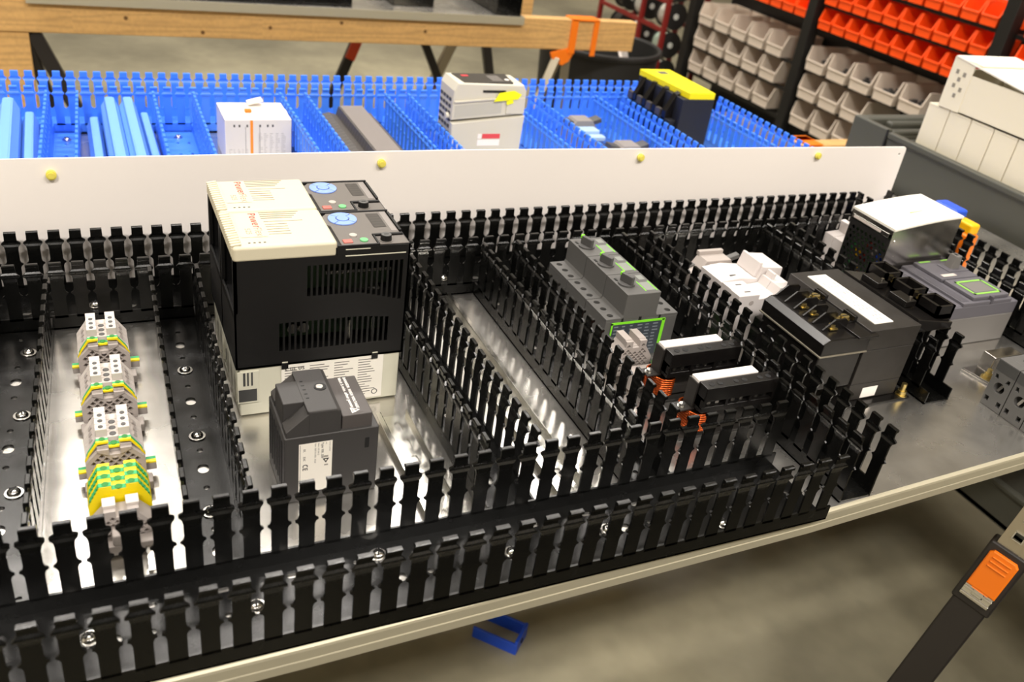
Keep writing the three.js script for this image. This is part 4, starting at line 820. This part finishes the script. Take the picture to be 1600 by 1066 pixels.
// ---------------------------------------------------------------- bin racks (the rack runs along z and faces left)
{
  const binGeo = (w, h, d) => {   // tapered bin: narrow foot, low front lip, high side walls
    const a = w * 0.08, t = 3, lo = h * 0.42;
    const U = [[a, 0], [w - a, 0], [w, h], [w - t, h], [w - a - t, t], [a + t, t], [t, h], [0, h]];
    const zAt = y => a * (1 - y / h);
    const front = [[a, 0], [w - a, 0], [w - zAt(lo), lo], [zAt(lo), lo]];
    const cheek = s => { const zs = y => s ? w - zAt(y) : zAt(y), q = s ? -t : t, P = [[0, 4], [22, 0], [22, h], [12, h * 0.94], [0, lo]]; const pos = []; const v = (k, o) => [P[k][0], P[k][1], zs(P[k][1]) + o];
      for (const o of [0, q]) for (let k = 1; k < 4; k++) { const T = [v(0, o), v(k, o), v(k + 1, o)]; if ((o === 0) !== !s) T.reverse(); pos.push(...T[0], ...T[1], ...T[2]); }
      for (let k = 2; k < 4; k++) { const A = v(k, 0), Bq = v(k + 1, 0), Cq = v(k + 1, q), D = v(k, q); pos.push(...A, ...Bq, ...Cq, ...A, ...Cq, ...D); }
      const g = new THREE.BufferGeometry(); g.setAttribute('position', new THREE.Float32BufferAttribute(pos, 3)); g.computeVertexNormals(); return g; };
    return [E('zy', U, 22, d), E('zy', front, -1, 3), cheek(false), cheek(true), B(1, 23, 0, 3, a, w - a), E('zy', [[a, 0], [w - a, 0], [w, h], [0, h]], d - 3, d)];
  };
  const binRim = (w, h) => { const a = w * 0.08, lo = h * 0.42, z0 = a * 0.58, z1 = w - z0; return [B(-4, 3, lo - 3, lo + 3, z0, z1, 1.2), bar([0, lo, z0 + 1], [14, h - 1, 1], 4.5, 4.5), bar([0, lo, z1 - 1], [14, h - 1, w - 1], 4.5, 4.5), B(12, 60, h - 3, h + 1.5, -1.5, 3), B(12, 60, h - 3, h + 1.5, w - 3, w + 1.5)]; };
  const gb = ready(binGeo(98, 74, 170)), gr = ready(binRim(98, 74));
  const go = ready(binGeo(63, 58, 120)), gor = ready(binRim(63, 58));
  let pb = null, po = null;
  const ord = ['first', 'second', 'third', 'fourth', 'fifth', 'sixth', 'seventh', 'eighth', 'ninth', 'tenth', 'eleventh'];
  const beige = (z, y, label) => {
    if (pb) return copy(pb, [2250, y, z], 0, label);
    pb = thing('storage_bin', label, 'bin', [2250, y, z], 0, 'beige storage bins on the rack'); part('shell', gb, M.binGrey, pb); part('front_rim', gr, M.binGrey, pb); return pb;
  };
  const oran = (z, y, label) => {
    if (po) return copy(po, [2250, y, z], 0, label);
    po = thing('storage_bin', label, 'bin', [2250, y, z], 0, 'orange storage bins on the rack'); part('shell', go, M.orangeBin, po); part('front_rim', gor, M.orangeBin, po); return po;
  };
  const rows = ['top', 'middle', 'bottom'];
  [-122, -211, -305].forEach((y, r) => { for (let k = 0; k < 5; k++) beige(-2640 + k * 107, y, 'beige storage bin, ' + ord[k] + ' from the left in the ' + rows[r] + ' beige row of the left bay'); });
  [-122, -217, -311].forEach((y, r) => { for (let k = 0; k < (r ? 3 : 5); k++) beige(-1992 + k * 108, y, 'beige storage bin, ' + ord[k] + ' from the left in the ' + rows[r] + ' beige row of the right bay'); });
  const orow = ['lowest', 'second', 'third'];
  [14, 92, 172].forEach((y, r) => { for (let k = 0; k < 10; k++) oran(-1986 + k * 66.5, y, 'orange storage bin, ' + ord[k] + ' from the left in the ' + orow[r] + ' orange row of the right bay'); });
  for (let k = 0; k < 6; k++) oran(-2446 + k * 66.5, 30, 'orange storage bin, ' + ord[k] + ' from the left above the beige bins of the left bay');
  for (const [z, y, w] of [[-1240, 14, 'lowest'], [-1240, 92, 'second'], [-1240, 172, 'third']]) oran(z, y, 'orange storage bin right of the black rack post, ' + w + ' one');
  const t = thing('bin_rack', 'black steel rack carrying the beige and orange bins', 'rack', [2250, FLOOR, 0], 0);
  for (const z of [-2680, -2020, -1290]) part('post', B(-12, 28, 0, 1500, z - 24, z + 16, 2), M.rackBlack, t);
  for (const [y0, y1, za, zb] of [[-131.5, -123, -2680, -1000], [-226, -218.5, -2680, -1000], [-326, -313, -2680, -1000], [-430, -420, -2680, -1000], [4, 13, -2020, -1000], [80, 90, -2020, -1000], [158, 170, -2020, -1000], [250, 262, -2680, -1000], [16, 28, -2680, -2020]])
    part('shelf_rail', [B(20, 34, y0 - FLOOR, y1 - FLOOR, za, zb), B(140, 160, y0 - FLOOR, y1 - FLOOR, za, zb)], M.rackBlack, t);
  part('back_panel', B(180, 186, 0, 1000, -2690, -1000), M.rackBlack, t);
  part('base_shelf', [B(0, 180, 300, 312, -2680, -1000), B(-10, 0, 296, 330, -2680, -1000, 2)], M.rackBlack, t);
  // loose hardware in the bins of the right bay
  const hs = thing('hardware', 'dark loose hardware lying in the open beige bins', 'hardware', [2250, 0, 0]); hs.userData.kind = 'stuff';
  const gs = []; for (let b = 0; b < 5; b++) for (let k = 0; k < 26; k++) { const x = 30 + rnd() * 90, z = -1984 + b * 108 + rnd() * 86, y = -116 + rnd() * 24; gs.push(rot(rnd() < 0.5 ? C(3 + rnd() * 4, 12 + rnd() * 18, x, y, z, 'x', 8) : B(x, x + 12 + rnd() * 14, y, y + 6, z, z + 8), 'Y', rnd() * 3, [x, y, z])); }
  part('pieces', gs, M.siemensDark, hs);
}
// ---------------------------------------------------------------- dark grey service cart with white boxes
{
  const t = thing('service_cart', 'large dark grey plastic service cart at the right', 'cart', [1402, FLOOR, 0], 0);
  const top = 870, Z0 = -905, Z1 = 260, W = 520;
  part('upper_tray', [B(0, 8, top - 150, top, Z0, Z1, 2), B(W - 8, W, top - 150, top, Z0, Z1, 2), B(0, W, top - 150, top - 140, Z0, Z1), B(0, W, top - 150, top, Z1 - 8, Z1, 2), B(0, W, top - 150, top - 16, -815, -807, 1), B(0, W, top - 150, top, Z0, Z0 + 8, 2)], M.cart, t);
  part('rim', B(-7, 9, top - 8, top + 3, -806, Z1, 3), M.cart, t); part('rim', B(W - 9, W + 7, top - 8, top + 3, -806, Z1, 3), M.cart, t);
  part('handle_end', [B(-3, 12, top - 120, top + 6, Z0, -812, 4), B(10, W - 10, top - 40, top - 10, Z0 + 10, -820, 8), B(60, 260, top - 14, top + 1, -888, -862, 6), B(30, 200, top - 14, top - 4, -846, -824, 6), B(10, W, top - 18, top + 6, Z0, Z0 + 26, 5)], M.cart, t);
  part('seam', B(-3.6, -2.6, top - 100, top + 6, -813, -809), M.dark, t);
  for (const z of [Z0 + 60, Z1 - 60]) for (const x of [40, W - 40]) part('leg', B(x - 24, x + 24, 110, top - 145, z - 24, z + 24, 8), M.cart, t);
  part('lower_tray', [B(0, 8, 330, 404, Z0, Z1, 2), B(W - 8, W, 330, 404, Z0, Z1, 2), B(0, W, 330, 340, Z0, Z1), B(0, W, 330, 404, Z1 - 8, Z1, 2), B(0, W, 330, 404, Z0, Z0 + 8, 2), B(-6, 8, 396, 406, Z0, Z1, 3)], M.cart, t);
  for (const z of [Z0 + 70, Z1 - 70]) for (const x of [50, W - 50]) part('caster', [C(55, 30, x, 56, z, 'x', 20), B(x - 20, x + 20, 60, 116, z - 18, z + 18, 3)], M.rubber, t);
  // row of white boxes on the tray
  const n = ['first', 'second', 'third', 'fourth', 'fifth', 'sixth', 'seventh', 'eighth'];
  let proto = null;
  for (let k = 0; k < 8; k++) {
    const lab = 'white box, ' + n[k] + ' from the left of the row standing in the cart', at = [1416, 60 - 2 * 0, -757 + k * 49.8];
    at[1] = FLOOR + top - 140;
    if (proto) copy(proto, at, 0, lab); else { proto = thing('carton', lab, 'box', at, 0, 'white boxes standing in the cart'); const b = part('box', B(0, 150, 0.4, 216, 0.6, 48.6, 1), M.carton, proto); part('lid', B(-0.5, 150, 213, 217.4, 0.8, 48.2, 0.8), M.carton, proto); }
  }
}
{
  // open box lying across the row
  const t = thing('carton', 'open white box with a gaping lid lying on top of the row of boxes', 'box', [1414, 148.6, -735], 0);
  // local: x 0..150, y 0..70, z 0..190
  part('tray', [B(0, 2, 0, 66, 44, 200), B(148, 150, 0, 66, 0, 200), B(0, 150, 0, 2, 0, 200), B(0, 150, 0, 66, 0, 2), B(0, 150, 0, 40, 198, 200), B(2, 148, 2, 3, 2, 198)], M.carton, t);
  part('end_flap', [B(-1, 1, 0, 88, 0, 46), rot(B(0, 150, 86, 88, 0, 60), 'X', 0.02, [0, 88, 0])], M.carton, t);
  part('lid', [rot(B(-2, 150, 88, 90.5, 2, 220), 'X', 0.12, [0, 88, 2])], std(0xf4efe2, 0.55), t);
  part('print', [[12, 62], [20, 50], [28, 60], [14, 38], [30, 34], [22, 22]].map(([z, y]) => B(-1.6, -0.9, y, y + 7, z, z + 6)), std(0x8e887c, 0.6), t);
  const u = thing('carton', 'white box lying at the right edge on top of the row of boxes', 'box', [1410, 148.6, -500], 0.06);
  part('box', B(0, 140, 0.3, 74, 0, 170, 1), M.carton, u); part('lid', B(-0.6, 140, 70, 75, -0.6, 170.6, 0.8), M.carton, u);
}
{
  // unseen tall block behind the viewer, placed to shade the floor under the table
  const t = thing('unseen_shade_cabinet', 'unseen tall dark cabinet behind the viewer, placed to shade the floor', 'cabinet', [-150, FLOOR, 900], 0);
  part('carcass', B(-420, 420, 60, 1800, 0, 500, 6), M.cart, t);
  for (const s of [-1, 1]) part('door', B(s > 0 ? 4 : -412, s > 0 ? 412 : -4, 80, 1780, -18, 0, 4), M.cart, t);
  part('plinth', B(-410, 410, 0, 60, 20, 490), M.dark, t);
  const u = thing('unseen_shade_chest', 'unseen low dark chest right of the viewer, placed to darken duct reflections', 'cabinet', [1000, FLOOR, 640], 0);  // unseen chest, placed to darken what the front duct fingers reflect
  part('carcass', B(-640, 640, 80, 660, 0, 440, 6), M.rackBlack, u);
  for (let k = 0; k < 4; k++) { const q = part('drawer', B(-630, 630, 96 + k * 140, 226 + k * 140, -16, 0, 4), M.rackBlack, u); part('handle', B(-500, 500, 196 + k * 140, 208 + k * 140, -30, -16, 3), M.legBlack, q); }
  for (const x of [-580, 580]) for (const z of [60, 380]) part('caster', [C(38, 26, x, 39, z, 'x', 18), B(x - 16, x + 16, 44, 82, z - 14, z + 14, 2)], M.rubber, u);
}
renderer.render(scene, camera);
